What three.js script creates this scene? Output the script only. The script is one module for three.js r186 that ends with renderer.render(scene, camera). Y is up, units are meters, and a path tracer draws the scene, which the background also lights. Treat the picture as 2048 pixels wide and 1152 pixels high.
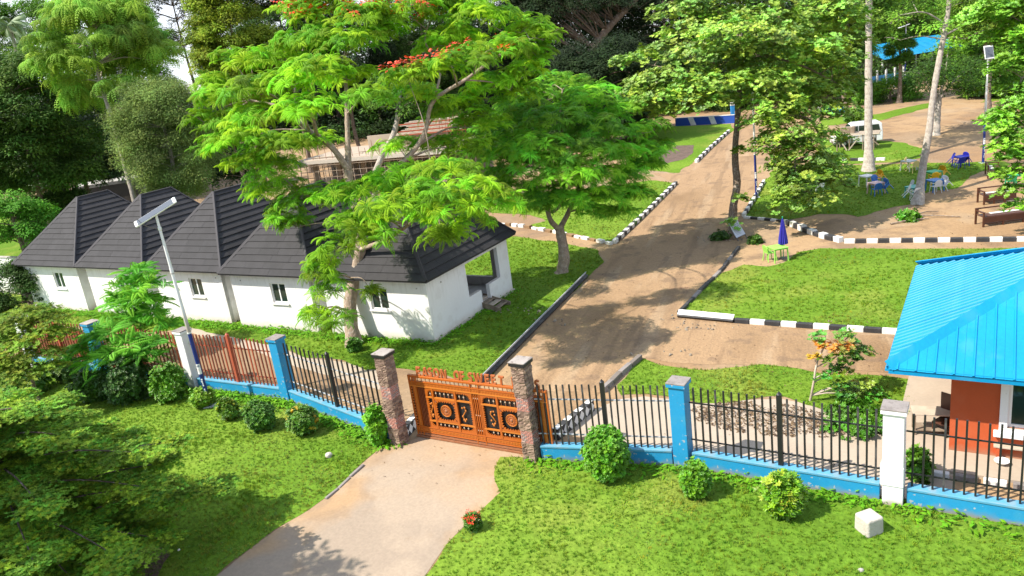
import * as THREE from 'three';
import { mergeGeometries } from 'three/addons/utils/BufferGeometryUtils.js';
import { RoundedBoxGeometry } from 'three/addons/geometries/RoundedBoxGeometry.js';
import { FontLoader } from 'three/addons/loaders/FontLoader.js';
import { TextGeometry } from 'three/addons/geometries/TextGeometry.js';

// ---------------------------------------------------------------- camera
const W0 = 2048, H0 = 1152, FPX = 1551;
const scene = new THREE.Scene();
const camera = new THREE.PerspectiveCamera(2 * Math.atan(576 / FPX) * 180 / Math.PI, 16 / 9, 0.1, 3000);
camera.position.set(0, 11.8, 0);
const PITCH = 17.04 * Math.PI / 180, ROLL = 7.76 * Math.PI / 180;
const FW = new THREE.Vector3(0, -Math.sin(PITCH), -Math.cos(PITCH));
const UP0 = new THREE.Vector3(0, Math.cos(PITCH), -Math.sin(PITCH));
const RT = new THREE.Vector3(1, 0, 0).multiplyScalar(Math.cos(ROLL)).addScaledVector(UP0, -Math.sin(ROLL));
const UPV = new THREE.Vector3(1, 0, 0).multiplyScalar(Math.sin(ROLL)).addScaledVector(UP0, Math.cos(ROLL));
camera.quaternion.setFromRotationMatrix(new THREE.Matrix4().makeBasis(RT, UPV, FW.clone().negate()));
scene.add(camera);

// ---------------------------------------------------------------- sun, sky, exposure
const SUN_EL = 50 * Math.PI / 180;
const SUN = new THREE.Vector3(-0.97 * Math.cos(SUN_EL), Math.sin(SUN_EL), 0.24 * Math.cos(SUN_EL)).normalize();
const sun = new THREE.DirectionalLight(new THREE.Color(1.0, 0.93, 0.82), 4.6);
sun.position.copy(SUN).multiplyScalar(120).add(new THREE.Vector3(5, 0, -50));
sun.target.position.set(5, 0, -50);
sun.castShadow = true;
sun.shadow.mapSize.set(4096, 4096);
Object.assign(sun.shadow.camera, { left: -90, right: 90, top: 90, bottom: -90, near: 1, far: 300 });
sun.shadow.radius = 1;
scene.add(sun, sun.target);
const EXPOSURE = 1.95;

const fract = v => v - Math.floor(v);
function rng(seed) { let a = seed >>> 0; return () => { a = (a + 0x6D2B79F5) | 0; let t = Math.imul(a ^ (a >>> 15), 1 | a); t = (t + Math.imul(t ^ (t >>> 7), 61 | t)) ^ t; return ((t ^ (t >>> 14)) >>> 0) / 4294967296; }; }
function hash2(x, y, s) { let h = Math.imul(x, 374761393) + Math.imul(y, 668265263) + Math.imul(s, 974711) | 0; h = Math.imul(h ^ (h >>> 13), 1274126177); return ((h ^ (h >>> 16)) >>> 0) / 4294967296; }
function vnoise(x, y, s, per = 0) {          // value noise, periodic when per > 0
  const xi = Math.floor(x), yi = Math.floor(y); let fx = x - xi, fy = y - yi;
  fx = fx * fx * (3 - 2 * fx); fy = fy * fy * (3 - 2 * fy);
  const m = per > 0 ? v => ((v % per) + per) % per : v => v;
  const x0 = m(xi), x1 = m(xi + 1), y0 = m(yi), y1 = m(yi + 1);
  const a = hash2(x0, y0, s), b = hash2(x1, y0, s), c = hash2(x0, y1, s), d = hash2(x1, y1, s);
  return a + (b - a) * fx + (c - a + (a - b - c + d) * fx) * fy;
}
function fbm(u, v, base, oct, s) { let t = 0, a = .5, n = 0, f = base; for (let i = 0; i < oct; i++) { t += a * vnoise(u * f, v * f, s + i, f); n += a; a *= .5; f *= 2; } return t / n; }
const sstep = (a, b, x) => { const t = Math.min(1, Math.max(0, (x - a) / (b - a))); return t * t * (3 - 2 * t); };
const lerp = (a, b, t) => a + (b - a) * t;
const mix3 = (a, b, t) => [lerp(a[0], b[0], t), lerp(a[1], b[1], t), lerp(a[2], b[2], t)];

{ // the sky: pale blue with thin broken cloud, hazy white towards the horizon
  const w = 512, h = 256, d = new Float32Array(w * h * 4);
  for (let j = 0; j < h; j++) for (let i = 0; i < w; i++) {
    const el = ((j + .5) / h - .5) * Math.PI, u = (i + .5) / w;
    const t = Math.max(0, Math.sin(el));
    let c = mix3([0.95, 1.0, 1.06], [0.42, 0.58, 0.90], Math.pow(t, .55));
    const cl = sstep(.42, .72, fbm(u, (j + .5) / h * .5, 6, 5, 11)) * (1 - .35 * t);
    c = mix3(c, [1.15, 1.15, 1.14], cl * .75);
    if (el < 0) c = mix3([0.95, 1.0, 1.06], [.35, .33, .28], Math.min(1, -el * 6));
    const k = (j * w + i) * 4, g = .74; d[k] = c[0] * g; d[k + 1] = c[1] * g; d[k + 2] = c[2] * g; d[k + 3] = 1;
  }
  const tx = new THREE.DataTexture(d, w, h, THREE.RGBAFormat, THREE.FloatType);
  tx.mapping = THREE.EquirectangularReflectionMapping; tx.magFilter = THREE.LinearFilter; tx.minFilter = THREE.LinearFilter; tx.needsUpdate = true;
  scene.background = tx; scene.environment = tx;
}

// ---------------------------------------------------------------- survey: photo pixels -> metres on the ground, or at a given distance
const ray = (px, py) => new THREE.Vector3().addScaledVector(RT, (px - 1024) / FPX).addScaledVector(UPV, -(py - 576) / FPX).add(FW);
const G = (px, py, h = 0) => { const d = ray(px, py); return camera.position.clone().addScaledVector(d, (h - camera.position.y) / d.y); };
const at = (px, py, depth) => camera.position.clone().addScaledVector(ray(px, py), depth);
const V = (x, y, z) => new THREE.Vector3(x, y, z);

// ---------------------------------------------------------------- naming and tagging
const used = new Map();
function numbered(n) { const k = used.get(n) || 0; used.set(n, k + 1); return k ? n + '_' + String(k).padStart(3, '0') : n; }
function shadow(o) { o.castShadow = true; o.receiveShadow = true; return o; }
function tag(o, label, category, group, kind) { if (label) o.userData.label = label; if (category) o.userData.category = category; if (group) o.userData.group = group; if (kind) o.userData.kind = kind; return o; }
function thing(name, label, category, pos, turn = 0, group) { const g = new THREE.Group(); g.name = numbered(name); if (pos) g.position.copy(pos); g.rotation.y = turn; tag(g, label, category, group); scene.add(g); return g; }
function part(name, geo, mat, parent, opt = {}) { const m = shadow(new THREE.Mesh(geo, mat)); m.name = name; if (opt.pos) m.position.copy(opt.pos); if (opt.rot) m.rotation.set(...opt.rot); tag(m, opt.label, null, null, opt.kind); parent.add(m); return m; }
function struct(name, geo, mat, label) { const m = shadow(new THREE.Mesh(geo, mat)); m.name = numbered(name); m.userData.kind = 'structure'; if (label) m.userData.label = label; scene.add(m); return m; }
function stuffInst(name, geo, mat, mats, cols, parent, label, category) {
  const m = shadow(new THREE.InstancedMesh(geo, mat, mats.length)); m.name = parent ? name : numbered(name);
  mats.forEach((x, i) => m.setMatrixAt(i, x)); if (cols) cols.forEach((c, i) => m.setColorAt(i, c));
  m.userData.kind = 'stuff'; tag(m, label, category); (parent || scene).add(m); return m;
}

// ---------------------------------------------------------------- geometry helpers
function muv(g, s = 1) {           // uv in metres by dominant normal
  if (g.index) g = g.toNonIndexed();
  g.computeVertexNormals();
  const p = g.attributes.position, n = g.attributes.normal, uv = new Float32Array(p.count * 2);
  for (let t = 0; t < p.count; t += 3) {
    let ax = 0, ay = 0, az = 0; for (let k = 0; k < 3; k++) { ax += Math.abs(n.getX(t + k)); ay += Math.abs(n.getY(t + k)); az += Math.abs(n.getZ(t + k)); }
    for (let k = 0; k < 3; k++) { const i = t + k, x = p.getX(i), y = p.getY(i), z = p.getZ(i);
      const [a, b] = ax > ay && ax > az ? [z, y] : ay > az ? [x, z] : [x, y]; uv[i * 2] = a / s; uv[i * 2 + 1] = b / s; }
  }
  g.setAttribute('uv', new THREE.BufferAttribute(uv, 2)); return g;
}
function clean(g) { if (g.index) g = g.toNonIndexed(); for (const k of Object.keys(g.attributes)) if (!['position', 'normal', 'uv'].includes(k)) g.deleteAttribute(k); if (!g.attributes.uv) g.setAttribute('uv', new THREE.BufferAttribute(new Float32Array(g.attributes.position.count * 2), 2)); if (!g.attributes.normal) g.computeVertexNormals(); return g; }
const merge = l => mergeGeometries(l.map(clean), false);
const box = (w, h, d, x = 0, y = 0, z = 0) => muv(new THREE.BoxGeometry(w, h, d).translate(x, y, z));
const rbox = (w, h, d, r, x = 0, y = 0, z = 0) => muv(new RoundedBoxGeometry(w, h, d, 1, r).translate(x, y, z));
function bar(a, b, w, h = w) {      // square bar between two points
  const d = b.clone().sub(a), L = d.length(); const g = new THREE.BoxGeometry(w, L, h);
  g.applyQuaternion(new THREE.Quaternion().setFromUnitVectors(V(0, 1, 0), d.normalize())); g.translate((a.x + b.x) / 2, (a.y + b.y) / 2, (a.z + b.z) / 2); return muv(g);
}
function rod(a, b, r0, r1 = r0, seg = 8) {
  const d = b.clone().sub(a), L = d.length(); const g = new THREE.CylinderGeometry(r1, r0, L, seg);
  g.applyQuaternion(new THREE.Quaternion().setFromUnitVectors(V(0, 1, 0), d.normalize())); g.translate((a.x + b.x) / 2, (a.y + b.y) / 2, (a.z + b.z) / 2); return g;
}
function limb(pts, r0, r1, seg = 7, wob = 0, R = null, flare = 0) {       // tapered bent tube along points
  const c = new THREE.CatmullRomCurve3(pts), n = Math.max(4, Math.round(c.getLength() / .35) + 2), N = Math.min(n, 40);
  const pos = [], uv = [], idx = []; const fr = c.computeFrenetFrames(N, false); let len = 0, prev = null;
  for (let i = 0; i <= N; i++) {
    const t = i / N, p = c.getPointAt(t); if (prev) len += p.distanceTo(prev); prev = p;
    let r = lerp(r0, r1, Math.pow(t, .85)); if (flare) r *= 1 + flare * Math.pow(Math.max(0, 1 - t * 7), 2);
    for (let k = 0; k <= seg; k++) { const a = k / seg * Math.PI * 2, w = 1 + (wob && R ? wob * (hash2(k % seg, i, 7) - .5) : 0);
      const q = p.clone().addScaledVector(fr.normals[i], Math.cos(a) * r * w).addScaledVector(fr.binormals[i], Math.sin(a) * r * w);
      pos.push(q.x, q.y, q.z); uv.push(k / seg * Math.max(.2, Math.round(r0 * 6) / 1.0 * .5 + .5), len); }
  }
  for (let i = 0; i < N; i++) for (let k = 0; k < seg; k++) { const a = i * (seg + 1) + k, b = a + seg + 1; idx.push(a, b, a + 1, a + 1, b, b + 1); }
  const g = new THREE.BufferGeometry(); g.setAttribute('position', new THREE.Float32BufferAttribute(pos, 3)); g.setAttribute('uv', new THREE.Float32BufferAttribute(uv, 2)); g.setIndex(idx); g.computeVertexNormals(); return g;
}
function extr(shape, depth, bevel = 0) { return muv(new THREE.ExtrudeGeometry(shape, { depth, bevelEnabled: bevel > 0, bevelSize: bevel, bevelThickness: bevel, bevelSegments: 1, curveSegments: 10 })); }
const rectShape = (x0, y0, x1, y1) => { const s = new THREE.Shape(); s.moveTo(x0, y0); s.lineTo(x1, y0); s.lineTo(x1, y1); s.lineTo(x0, y1); s.closePath(); return s; };
const rectHole = (s, x0, y0, x1, y1) => { const p = new THREE.Path(); p.moveTo(x0, y0); p.lineTo(x0, y1); p.lineTo(x1, y1); p.lineTo(x1, y0); p.closePath(); s.holes.push(p); };

// ---------------------------------------------------------------- textures
const lin2s = v => { v = Math.min(1, Math.max(0, v)); return v <= .0031308 ? v * 12.92 : 1.055 * Math.pow(v, 1 / 2.4) - .055; };
function tex(size, fn, opt = {}) {     // fn(u,v) -> linear rgb
  const d = new Uint8Array(size * size * 4);
  for (let j = 0; j < size; j++) for (let i = 0; i < size; i++) { const c = fn(i / size, j / size), k = (j * size + i) * 4;
    if (opt.raw) { d[k] = d[k + 1] = d[k + 2] = 255 * Math.min(1, Math.max(0, c)); } else { d[k] = 255 * lin2s(c[0]); d[k + 1] = 255 * lin2s(c[1]); d[k + 2] = 255 * lin2s(c[2]); } d[k + 3] = 255; }
  const t = new THREE.DataTexture(d, size, size); t.wrapS = t.wrapT = THREE.RepeatWrapping; t.magFilter = THREE.LinearFilter; t.minFilter = THREE.LinearMipmapLinearFilter; t.generateMipmaps = true;
  if (!opt.raw) t.colorSpace = THREE.SRGBColorSpace; if (opt.rep) t.repeat.set(1 / opt.rep, 1 / opt.rep); t.needsUpdate = true; return t;
}
const mat = (rgb, rough = .8, o = {}) => { const m = new THREE.MeshPhysicalMaterial({ roughness: rough, ...o }); if (rgb) m.color.setRGB(...rgb); return m; };
// mottled coat: base colour with soft stains and a little relief
function coat(rgb, rough, { vary = .12, stain = null, amt = 0, rep = 2, seed = 1, bump = .002, size = 512, mud = 0, chips = 0, o = {} } = {}) {
  const map = tex(size, (u, v) => { const n = fbm(u, v, 4, 5, seed) - .5, f = fbm(u, v, 64, 2, seed + 9) - .5; let k = 1 + n * vary * 2 + f * vary; let c = rgb.map(x => x * k);
    if (stain) c = mix3(c, stain, amt * sstep(.52, .75, fbm(u, v, 6, 5, seed + 20)));
    if (chips) c = mix3(c, [.42, .40, .37], .7 * sstep(.73, .77, fbm(u, v, 34, 4, seed + 30)) * chips);
    if (mud) { const y = v > .94 ? 0 : v * rep, k = fbm(u, v, 12, 4, seed + 40); c = mix3(c, [.27, .20, .13], .8 * sstep(mud * (.4 + 1.2 * k), 0, y)); } return c; }, { rep });
  const bm = tex(256, (u, v) => fbm(u, v, 24, 4, seed + 5), { raw: true, rep });
  return mat(null, rough, { map, bumpMap: bm, bumpScale: bump, ...o });
}
// ---------------------------------------------------------------- materials
const M = {};
M.dirt = (() => {
  const map = tex(2048, (u, v) => {
    const a = fbm(u, v, 5, 5, 31), b = fbm(u, v, 40, 4, 32), c = fbm(u, v, 400, 2, 33), e = fbm(u, v * .25, 24, 3, 34);
    let col = mix3([.245, .145, .068], [.330, .215, .112], sstep(.3, .7, a));
    col = mix3(col, [.15, .095, .055], .6 * sstep(.52, .78, b)); col = mix3(col, [.33, .25, .165], .4 * sstep(.5, .75, e)); col = mix3(col, [.19, .125, .075], .5 * sstep(.55, .7, fbm(u, v, 11, 4, 35)));
    const k = .86 + .28 * c; const p = hash2(Math.floor(u * 1400), Math.floor(v * 1400), 5); const q = p > .995 ? 1.25 : p < .006 ? .6 : 1;
    return col.map(x => x * k * q); }, { rep: 40 });
  return mat(null, .95, { map, bumpMap: tex(1024, (u, v) => .6 * fbm(u, v, 24, 4, 36) + .4 * fbm(u, v, 200, 2, 37), { raw: true, rep: 8 }), bumpScale: .02 });
})();
M.drive = (() => {
  const map = tex(1024, (u, v) => {
    const a = fbm(u, v, 4, 5, 41), b = fbm(u, v, 20, 4, 42), c = fbm(u, v, 300, 2, 43);
    let col = mix3([.335, .218, .118], [.275, .215, .158], sstep(.46, .64, a)); col = mix3(col, [.245, .17, .105], .55 * sstep(.52, .75, b)); col = mix3(col, [.36, .28, .20], .5 * sstep(.55, .7, fbm(u, v, 9, 4, 44)));
    return col.map(x => x * (.9 + .2 * c)); }, { rep: 16 });
  return mat(null, .92, { map, bumpMap: tex(512, (u, v) => fbm(u, v, 60, 4, 46), { raw: true, rep: 5 }), bumpScale: .006 });
})();
M.soil = coat([.105, .070, .052], .95, { vary: .5, rep: 2, seed: 48, bump: .05 });
M.grass = (() => {
  const map = tex(2048, (u, v) => {
    const a = fbm(u, v, 8, 5, 51), b = fbm(u, v, 60, 4, 52), c = fbm(u, v, 512, 2, 53), y = fbm(u, v, 14, 4, 54);
    let col = mix3([.096, .182, .016], [.138, .224, .024], sstep(.3, .7, a)); col = mix3(col, [.082, .165, .014], .35 * sstep(.52, .75, b)); col = mix3(col, [.24, .25, .05], .45 * sstep(.6, .8, y));
    return col.map(x => x * (.68 + .64 * c)); }, { rep: 50 });
  return mat(null, .95, { map, bumpMap: tex(1024, (u, v) => .5 * fbm(u, v, 64, 3, 55) + .5 * fbm(u, v, 256, 2, 56), { raw: true, rep: 9 }), bumpScale: .035, specularIntensity: .15 });
})();
M.blade = mat([1, 1, 1], .8, { specularIntensity: .2, transmission: .3, thickness: 0, side: THREE.DoubleSide });
M.leaf = mat([1, 1, 1], .7, { specularIntensity: .25, transmission: .4, thickness: 0, side: THREE.DoubleSide });
M.gloss = mat([1, 1, 1], .42, { specularIntensity: .7, transmission: .32, thickness: 0, side: THREE.DoubleSide });
const barkTex = (a, b, seed) => tex(256, (u, v) => { const n = fbm(u, v, 8, 4, seed), r = fbm(u, v * .3, 32, 3, seed + 3), s = sstep(.58, .72, fbm(u, v, 12, 4, seed + 6)); return mix3(mix3(a, b, n), [.5, .47, .42], s * .35).map(x => x * (.65 + .7 * r)); });
const barkBump = tex(256, (u, v) => fbm(u, v * .4, 20, 4, 77), { raw: true });
M.barkPale = mat(null, .9, { map: barkTex([.22, .16, .115], [.40, .31, .23], 61), bumpMap: barkBump, bumpScale: .03 });
M.bark = mat(null, .92, { map: barkTex([.12, .085, .06], [.25, .18, .13], 65), bumpMap: barkBump, bumpScale: .03 });
M.barkGrey = mat(null, .92, { map: barkTex([.24, .20, .165], [.46, .41, .35], 69), bumpMap: barkBump, bumpScale: .04 });
M.barkDark = mat(null, .95, { map: barkTex([.05, .035, .025], [.11, .08, .055], 73), bumpMap: barkBump, bumpScale: .03 });
M.white = (() => { // lime washed plaster, splashed brown near the ground, faint runs and patches above
  const map = tex(1024, (u, v) => { const y = v > .97 ? 0 : v * 6, n = fbm(u, v, 6, 5, 81), f = fbm(u, v, 80, 2, 82), run = fbm(u, v * .12, 60, 3, 84); let c = [.74, .73, .715].map(x => x * (.95 + .07 * n + .03 * f));
    c = mix3(c, [.42, .33, .24], .75 * sstep(.62 * (.35 + n), 0, y) * (.5 + .5 * fbm(u, v, 30, 3, 86))); c = mix3(c, [.5, .48, .45], .28 * sstep(.56, .74, run) * sstep(.9, 3, y)); c = mix3(c, [.55, .52, .48], .25 * sstep(.6, .72, fbm(u, v, 9, 4, 88))); return c; }, { rep: 6 });
  return mat(null, .88, { map, bumpMap: tex(256, (u, v) => fbm(u, v, 24, 4, 89), { raw: true, rep: 3 }), bumpScale: .003 }); })();
M.road = (() => { // beaten earth with long ruts; u runs across the road, v along it, in metres
  const map = tex(2048, (u, v) => { const a = fbm(u, v * .5, 6, 5, 231), st = fbm(u, v * .10, 48, 4, 232), c = fbm(u, v, 400, 2, 233), b = fbm(u, v, 40, 4, 234); let col = mix3([.195, .118, .056], [.29, .185, .098], sstep(.32, .66, a)); col = mix3(col, [.17, .105, .055], .55 * sstep(.52, .7, st)); col = mix3(col, [.36, .26, .16], .45 * sstep(.54, .7, fbm(u, v * .12, 30, 4, 236))); col = mix3(col, [.14, .09, .055], .5 * sstep(.58, .78, b)); const p = hash2(Math.floor(u * 1100), Math.floor(v * 1100), 6), q = p > .994 ? 1.5 : p < .008 ? .55 : 1; return col.map(x => x * (.85 + .3 * c) * q); }, { rep: 24 });
  return mat(null, .95, { map, bumpMap: tex(1024, (u, v) => .6 * fbm(u, v * .15, 40, 4, 238) + .4 * fbm(u, v, 160, 2, 239), { raw: true, rep: 12 }), bumpScale: .05 }); })();
M.whitePaint = coat([.74, .74, .74], .6, { vary: .03, stain: [.6, .58, .52], amt: .2, rep: 3.2, seed: 83, mud: .25, chips: .5 });
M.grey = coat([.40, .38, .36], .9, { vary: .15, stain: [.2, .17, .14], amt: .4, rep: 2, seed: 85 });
M.greyDark = coat([.16, .135, .115], .9, { vary: .2, rep: 3, seed: 87 });
M.capStone = coat([.22, .195, .18], .9, { vary: .25, stain: [.13, .11, .10], amt: .5, rep: .8, seed: 89 });
M.capWhite = coat([.30, .265, .24], .9, { vary: .25, stain: [.15, .115, .10], amt: .7, rep: .7, seed: 91 });
M.blue = coat([.014, .24, .47], .5, { vary: .08, stain: [.05, .28, .42], amt: .35, rep: 3, seed: 93, mud: .22, chips: 1 });
M.blueTop = coat([.085, .29, .43], .65, { vary: .15, stain: [.24, .29, .31], amt: .55, rep: 1.6, seed: 95 });
M.black = mat([.012, .012, .013], .5, { metalness: .0 });
M.blackPaint = coat([.03, .03, .032], .7, { vary: .3, stain: [.14, .13, .12], amt: .4, rep: 1.5, seed: 97 });
M.kerbWhite = coat([.66, .65, .62], .8, { vary: .06, stain: [.48, .42, .34], amt: .4, rep: 1.2, seed: 99 });
M.kerbGrey = coat([.42, .44, .46], .8, { vary: .1, stain: [.3, .27, .24], amt: .35, rep: 2, seed: 101 });
M.rust = coat([.19, .04, .02], .75, { vary: .25, stain: [.30, .11, .06], amt: .4, rep: .7, seed: 103 });
M.rustBright = coat([.36, .075, .035], .6, { vary: .15, rep: .8, seed: 105 });
M.rustSheet = coat([.20, .07, .025], .8, { vary: .3, stain: [.12, .035, .02], amt: .5, rep: .9, seed: 107 });
M.gate = coat([.37, .088, .006], .42, { vary: .1, stain: [.42, .10, .01], amt: .4, rep: .6, seed: 109, o: { clearcoat: .3 } });
M.gateLight = coat([.47, .155, .02], .4, { vary: .1, rep: .4, seed: 111 });
M.gateDull = coat([.27, .10, .04], .7, { vary: .15, stain: [.35, .25, .16], amt: .4, rep: .5, seed: 113 });
M.letter = coat([.36, .095, .022], .6, { vary: .15, rep: .4, seed: 115 });
M.maroon = mat([.07, .012, .008], .5);
M.bead = mat([.62, .48, .33], .35);
M.orangeWall = coat([.43, .075, .016], .8, { vary: .07, stain: [.48, .12, .05], amt: .25, rep: 3.2, seed: 117, mud: .3 });
M.blueRoof = coat([.003, .225, .44], .46, { vary: .14, stain: [.04, .26, .42], amt: .45, rep: 3.5, seed: 119, bump: .0008, o: { specularIntensity: .55 } });
M.blueSheet = coat([.02, .24, .55], .45, { vary: .12, rep: 3, seed: 121 });
M.royal = coat([.012, .055, .30], .55, { vary: .12, rep: 2, seed: 123 });
M.roof = (() => mat(null, .82, { map: tex(512, (u, v) => { const n = fbm(u, v, 6, 4, 131), f = hash2(Math.floor(u * 512), Math.floor(v * 512), 3); const k = .7 + .35 * n + .5 * (f - .5); return [.028 * k, .0265 * k, .0285 * k]; }, { rep: 1.5 }), bumpMap: tex(256, (u, v) => hash2(Math.floor(u * 256), Math.floor(v * 256), 9), { raw: true, rep: .6 }), bumpScale: .004 }))();
M.roofs = [.9, 1, 1.12].map(k => { const m = M.roof.clone(); m.color.setRGB(k, k, k * 1.02); return m; });
M.ridge = coat([.042, .039, .044], .8, { vary: .2, rep: 1, seed: 133 });
M.glass = mat([.015, .035, .025], .06, { metalness: 0, specularIntensity: 1 });
M.frame = mat([.82, .83, .82], .4);
M.wood = coat([.20, .15, .105], .9, { vary: .3, stain: [.32, .27, .21], amt: .5, rep: .6, seed: 137 });
M.woodDark = coat([.075, .026, .013], .45, { vary: .25, rep: .8, seed: 139 });
M.woodPale = coat([.42, .35, .27], .8, { vary: .2, rep: .7, seed: 141 });
M.concrete = coat([.36, .295, .225], .9, { vary: .12, stain: [.33, .27, .21], amt: .5, rep: 4, seed: 143 });
M.stone = coat([.46, .42, .36], .9, { vary: .15, stain: [.38, .34, .28], amt: .4, rep: .8, seed: 145, bump: .01 });
M.steel = mat([.72, .74, .76], .35, { metalness: .2 });
M.panel = mat([.13, .15, .185], .9, { specularIntensity: .2 });
M.cell = mat([.03, .05, .10], .2);
M.brickA = mat([.36, .155, .115], .85); M.brickB = mat([.25, .18, .16], .85); M.brickC = mat([.42, .30, .25], .85);
M.mortar = coat([.58, .51, .46], .9, { vary: .1, rep: .5, seed: 147 });
M.cladA = coat([.175, .115, .085], .9, { vary: .3, rep: .4, seed: 149, bump: .015 }); M.cladB = coat([.26, .18, .13], .9, { vary: .3, rep: .4, seed: 151, bump: .015 });
M.plastic = c => mat(c, .4);
// ---------------------------------------------------------------- ground and lawns
const P2 = l => l.map(([x, y]) => { const p = G(x, y); return [p.x, p.z]; });
function ragged(poly, step, amp, seed) {       // resample an outline and roughen it
  const out = []; for (let i = 0; i < poly.length; i++) { const a = poly[i], b = poly[(i + 1) % poly.length], L = Math.hypot(b[0] - a[0], b[1] - a[1]), n = Math.max(1, Math.min(400, Math.round(L / step))); if (L < 1e-4) continue;
    for (let k = 0; k < n; k++) { const t = k / n, x = lerp(a[0], b[0], t), z = lerp(a[1], b[1], t); const w = amp * (2 * (fbm(x * .06 + 50, z * .06 + 50, 8, 4, seed) - .5) * 2);
      const nx = -(b[1] - a[1]) / L, nz = (b[0] - a[0]) / L; out.push([x + nx * w, z + nz * w]); } }
  return out;
}
function sheetGeo(poly, y) {
  const s = new THREE.Shape(); poly.forEach(([x, z], i) => i ? s.lineTo(x, -z) : s.moveTo(x, -z)); s.closePath();
  const g = new THREE.ShapeGeometry(s); g.rotateX(-Math.PI / 2); g.translate(0, y, 0);
  const p = g.attributes.position, uv = g.attributes.uv; for (let i = 0; i < p.count; i++) uv.setXY(i, p.getX(i), p.getZ(i)); g.computeVertexNormals(); return g;
}
{ const g = new THREE.PlaneGeometry(900, 900, 8, 8); g.rotateX(-Math.PI / 2); g.translate(20, 0, -250); const p = g.attributes.position, uv = g.attributes.uv; for (let i = 0; i < p.count; i++) uv.setXY(i, p.getX(i), p.getZ(i)); struct('ground', g, M.dirt, 'sandy brown dirt ground of the compound, roads and yard'); }
function inPoly(x, z, poly) { let c = false; for (let i = 0, j = poly.length - 1; i < poly.length; j = i++) { const [xi, zi] = poly[i], [xj, zj] = poly[j]; if ((zi > z) !== (zj > z) && x < (xj - xi) * (z - zi) / (zj - zi) + xi) c = !c; } return c; }
const PIL = { brickL: G(765, 702, 3.25), brickR: G(1040, 718, 3.25), blueL: G(550, 672, 2.65), whiteL: G(362, 657, 2.65), farL: G(178, 642, 2.65), blueR: G(1356, 758, 2.65), whiteR: G(1790, 808, 2.65) };
for (const k in PIL) PIL[k].y = 0;
const fdir = V(.832, 0, .555);
PIL.endL = PIL.farL.clone().addScaledVector(V(-.862, 0, -.507), 5.6);
PIL.endR = PIL.whiteR.clone().addScaledVector(fdir, 5.6);
const q = p => [p.x, p.z];
const lawns = [];
function lawn(poly, amp, seed, label, dens, y = .012) { const r = ragged(poly, amp > .2 ? .3 : .2, amp, seed); const m = struct('lawn', sheetGeo(r, y), M.grass, label); lawns.push({ r, dens, label }); return m; }
const driveEdgeL = [[400, 1175], [520, 1085], [640, 1000], [700, 946], [760, 897], [800, 890]];
const driveEdgeR = [[1068, 922], [1000, 915], [992, 945], [1003, 985], [945, 1030], [892, 1090], [838, 1175]];
lawn([...P2(driveEdgeL), q(PIL.brickL), q(PIL.blueL), q(PIL.whiteL), q(PIL.farL), q(PIL.endL), [-60, -56], [-75, -20], [-40, -4], [-9, -8]], .12, 201, 'bright green lawn on the left of the driveway, outside the fence', 1);
lawn([...P2(driveEdgeR).reverse(), q(PIL.brickR), q(PIL.blueR), q(PIL.whiteR), q(PIL.endR), [24, -4], [10, -2], [0, -6]].slice(0), .12, 202, 'bright green lawn on the right of the driveway, outside the fence', 1);
lawn([...P2([[962, 768], [880, 748], [830, 742], [790, 738], [730, 742], [690, 722], [610, 716], [540, 690], [470, 672], [380, 655], [250, 668], [120, 648]]), [-29, -40.5], [-70, -62], [-62, -100], [-30, -80], ...P2([[560, 470], [1000, 470], [1040, 474], [1110, 482], [1190, 500], [1208, 524], [1172, 553]])], .16, 203, 'grass around the white house, running to the grey kerb', .8);
lawn(P2([[1042, 452], [1120, 464], [1225, 486], [1352, 367], [1300, 362], [1180, 376], [1000, 388], [985, 425], [1060, 430], [1090, 442]]), .2, 204, 'triangular lawn behind the pale forked tree, edged by painted kerb stones', .5);
lawn(P2([[1358, 632], [1440, 549], [1487, 530], [1536, 534], [1570, 526], [1603, 505], [1640, 498], [1823, 498], [1966, 498], [2130, 498], [2200, 712], [1795, 664], [1470, 643]]), .14, 205, 'open lawn between the two black and white kerb rows', .6);
lawn(P2([[1492, 432], [1560, 442], [1640, 428], [1720, 436], [1790, 418], [1842, 402], [1860, 380], [1905, 378], [1950, 352], [2010, 330], [2000, 322], [1850, 327], [1700, 331], [1560, 330], [1542, 332]]), .3, 206, 'shaded lawn with the plastic tables and chairs', .45);
lawn(P2([[1284, 722], [1400, 736], [1600, 738], [1780, 752], [1836, 764], [1832, 800], [1800, 840], [1762, 866], [1650, 818], [1560, 792], [1400, 802], [1292, 786], [1236, 792], [1232, 770]]), .22, 207, 'strip of weedy grass inside the black fence', .9);
lawn(P2([[1290, 340], [1355, 346], [1402, 314], [1464, 262], [1462, 248], [1350, 252], [1200, 290]]), .3, 208, 'distant lawn in front of the royal blue wall', .2);
lawn(P2([[1640, 330], [1690, 328], [1780, 325], [1850, 316], [1860, 300], [1780, 282], [1640, 278]]), .4, 209, 'dark grass under the wooden trestle by the van', .2);
lawn(P2([[1630, 238], [1750, 228], [1862, 206], [1855, 216], [1760, 240], [1640, 252]]), .4, 210, 'thin grass strip below the blue board in the distance', .1);
lawn(P2([[1960, 205], [2060, 196], [2200, 176], [2180, 160], [2000, 176]]), .5, 211, 'dry grass at the far end of the sandy yard', .1);
struct('driveway', sheetGeo(ragged([...P2(driveEdgeL), ...P2([[838, 876], [1035, 908], [1068, 922]]), ...P2(driveEdgeR)], .4, .06, 212), .006), M.drive, 'pale sandy driveway leading up to the orange gate');
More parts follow.
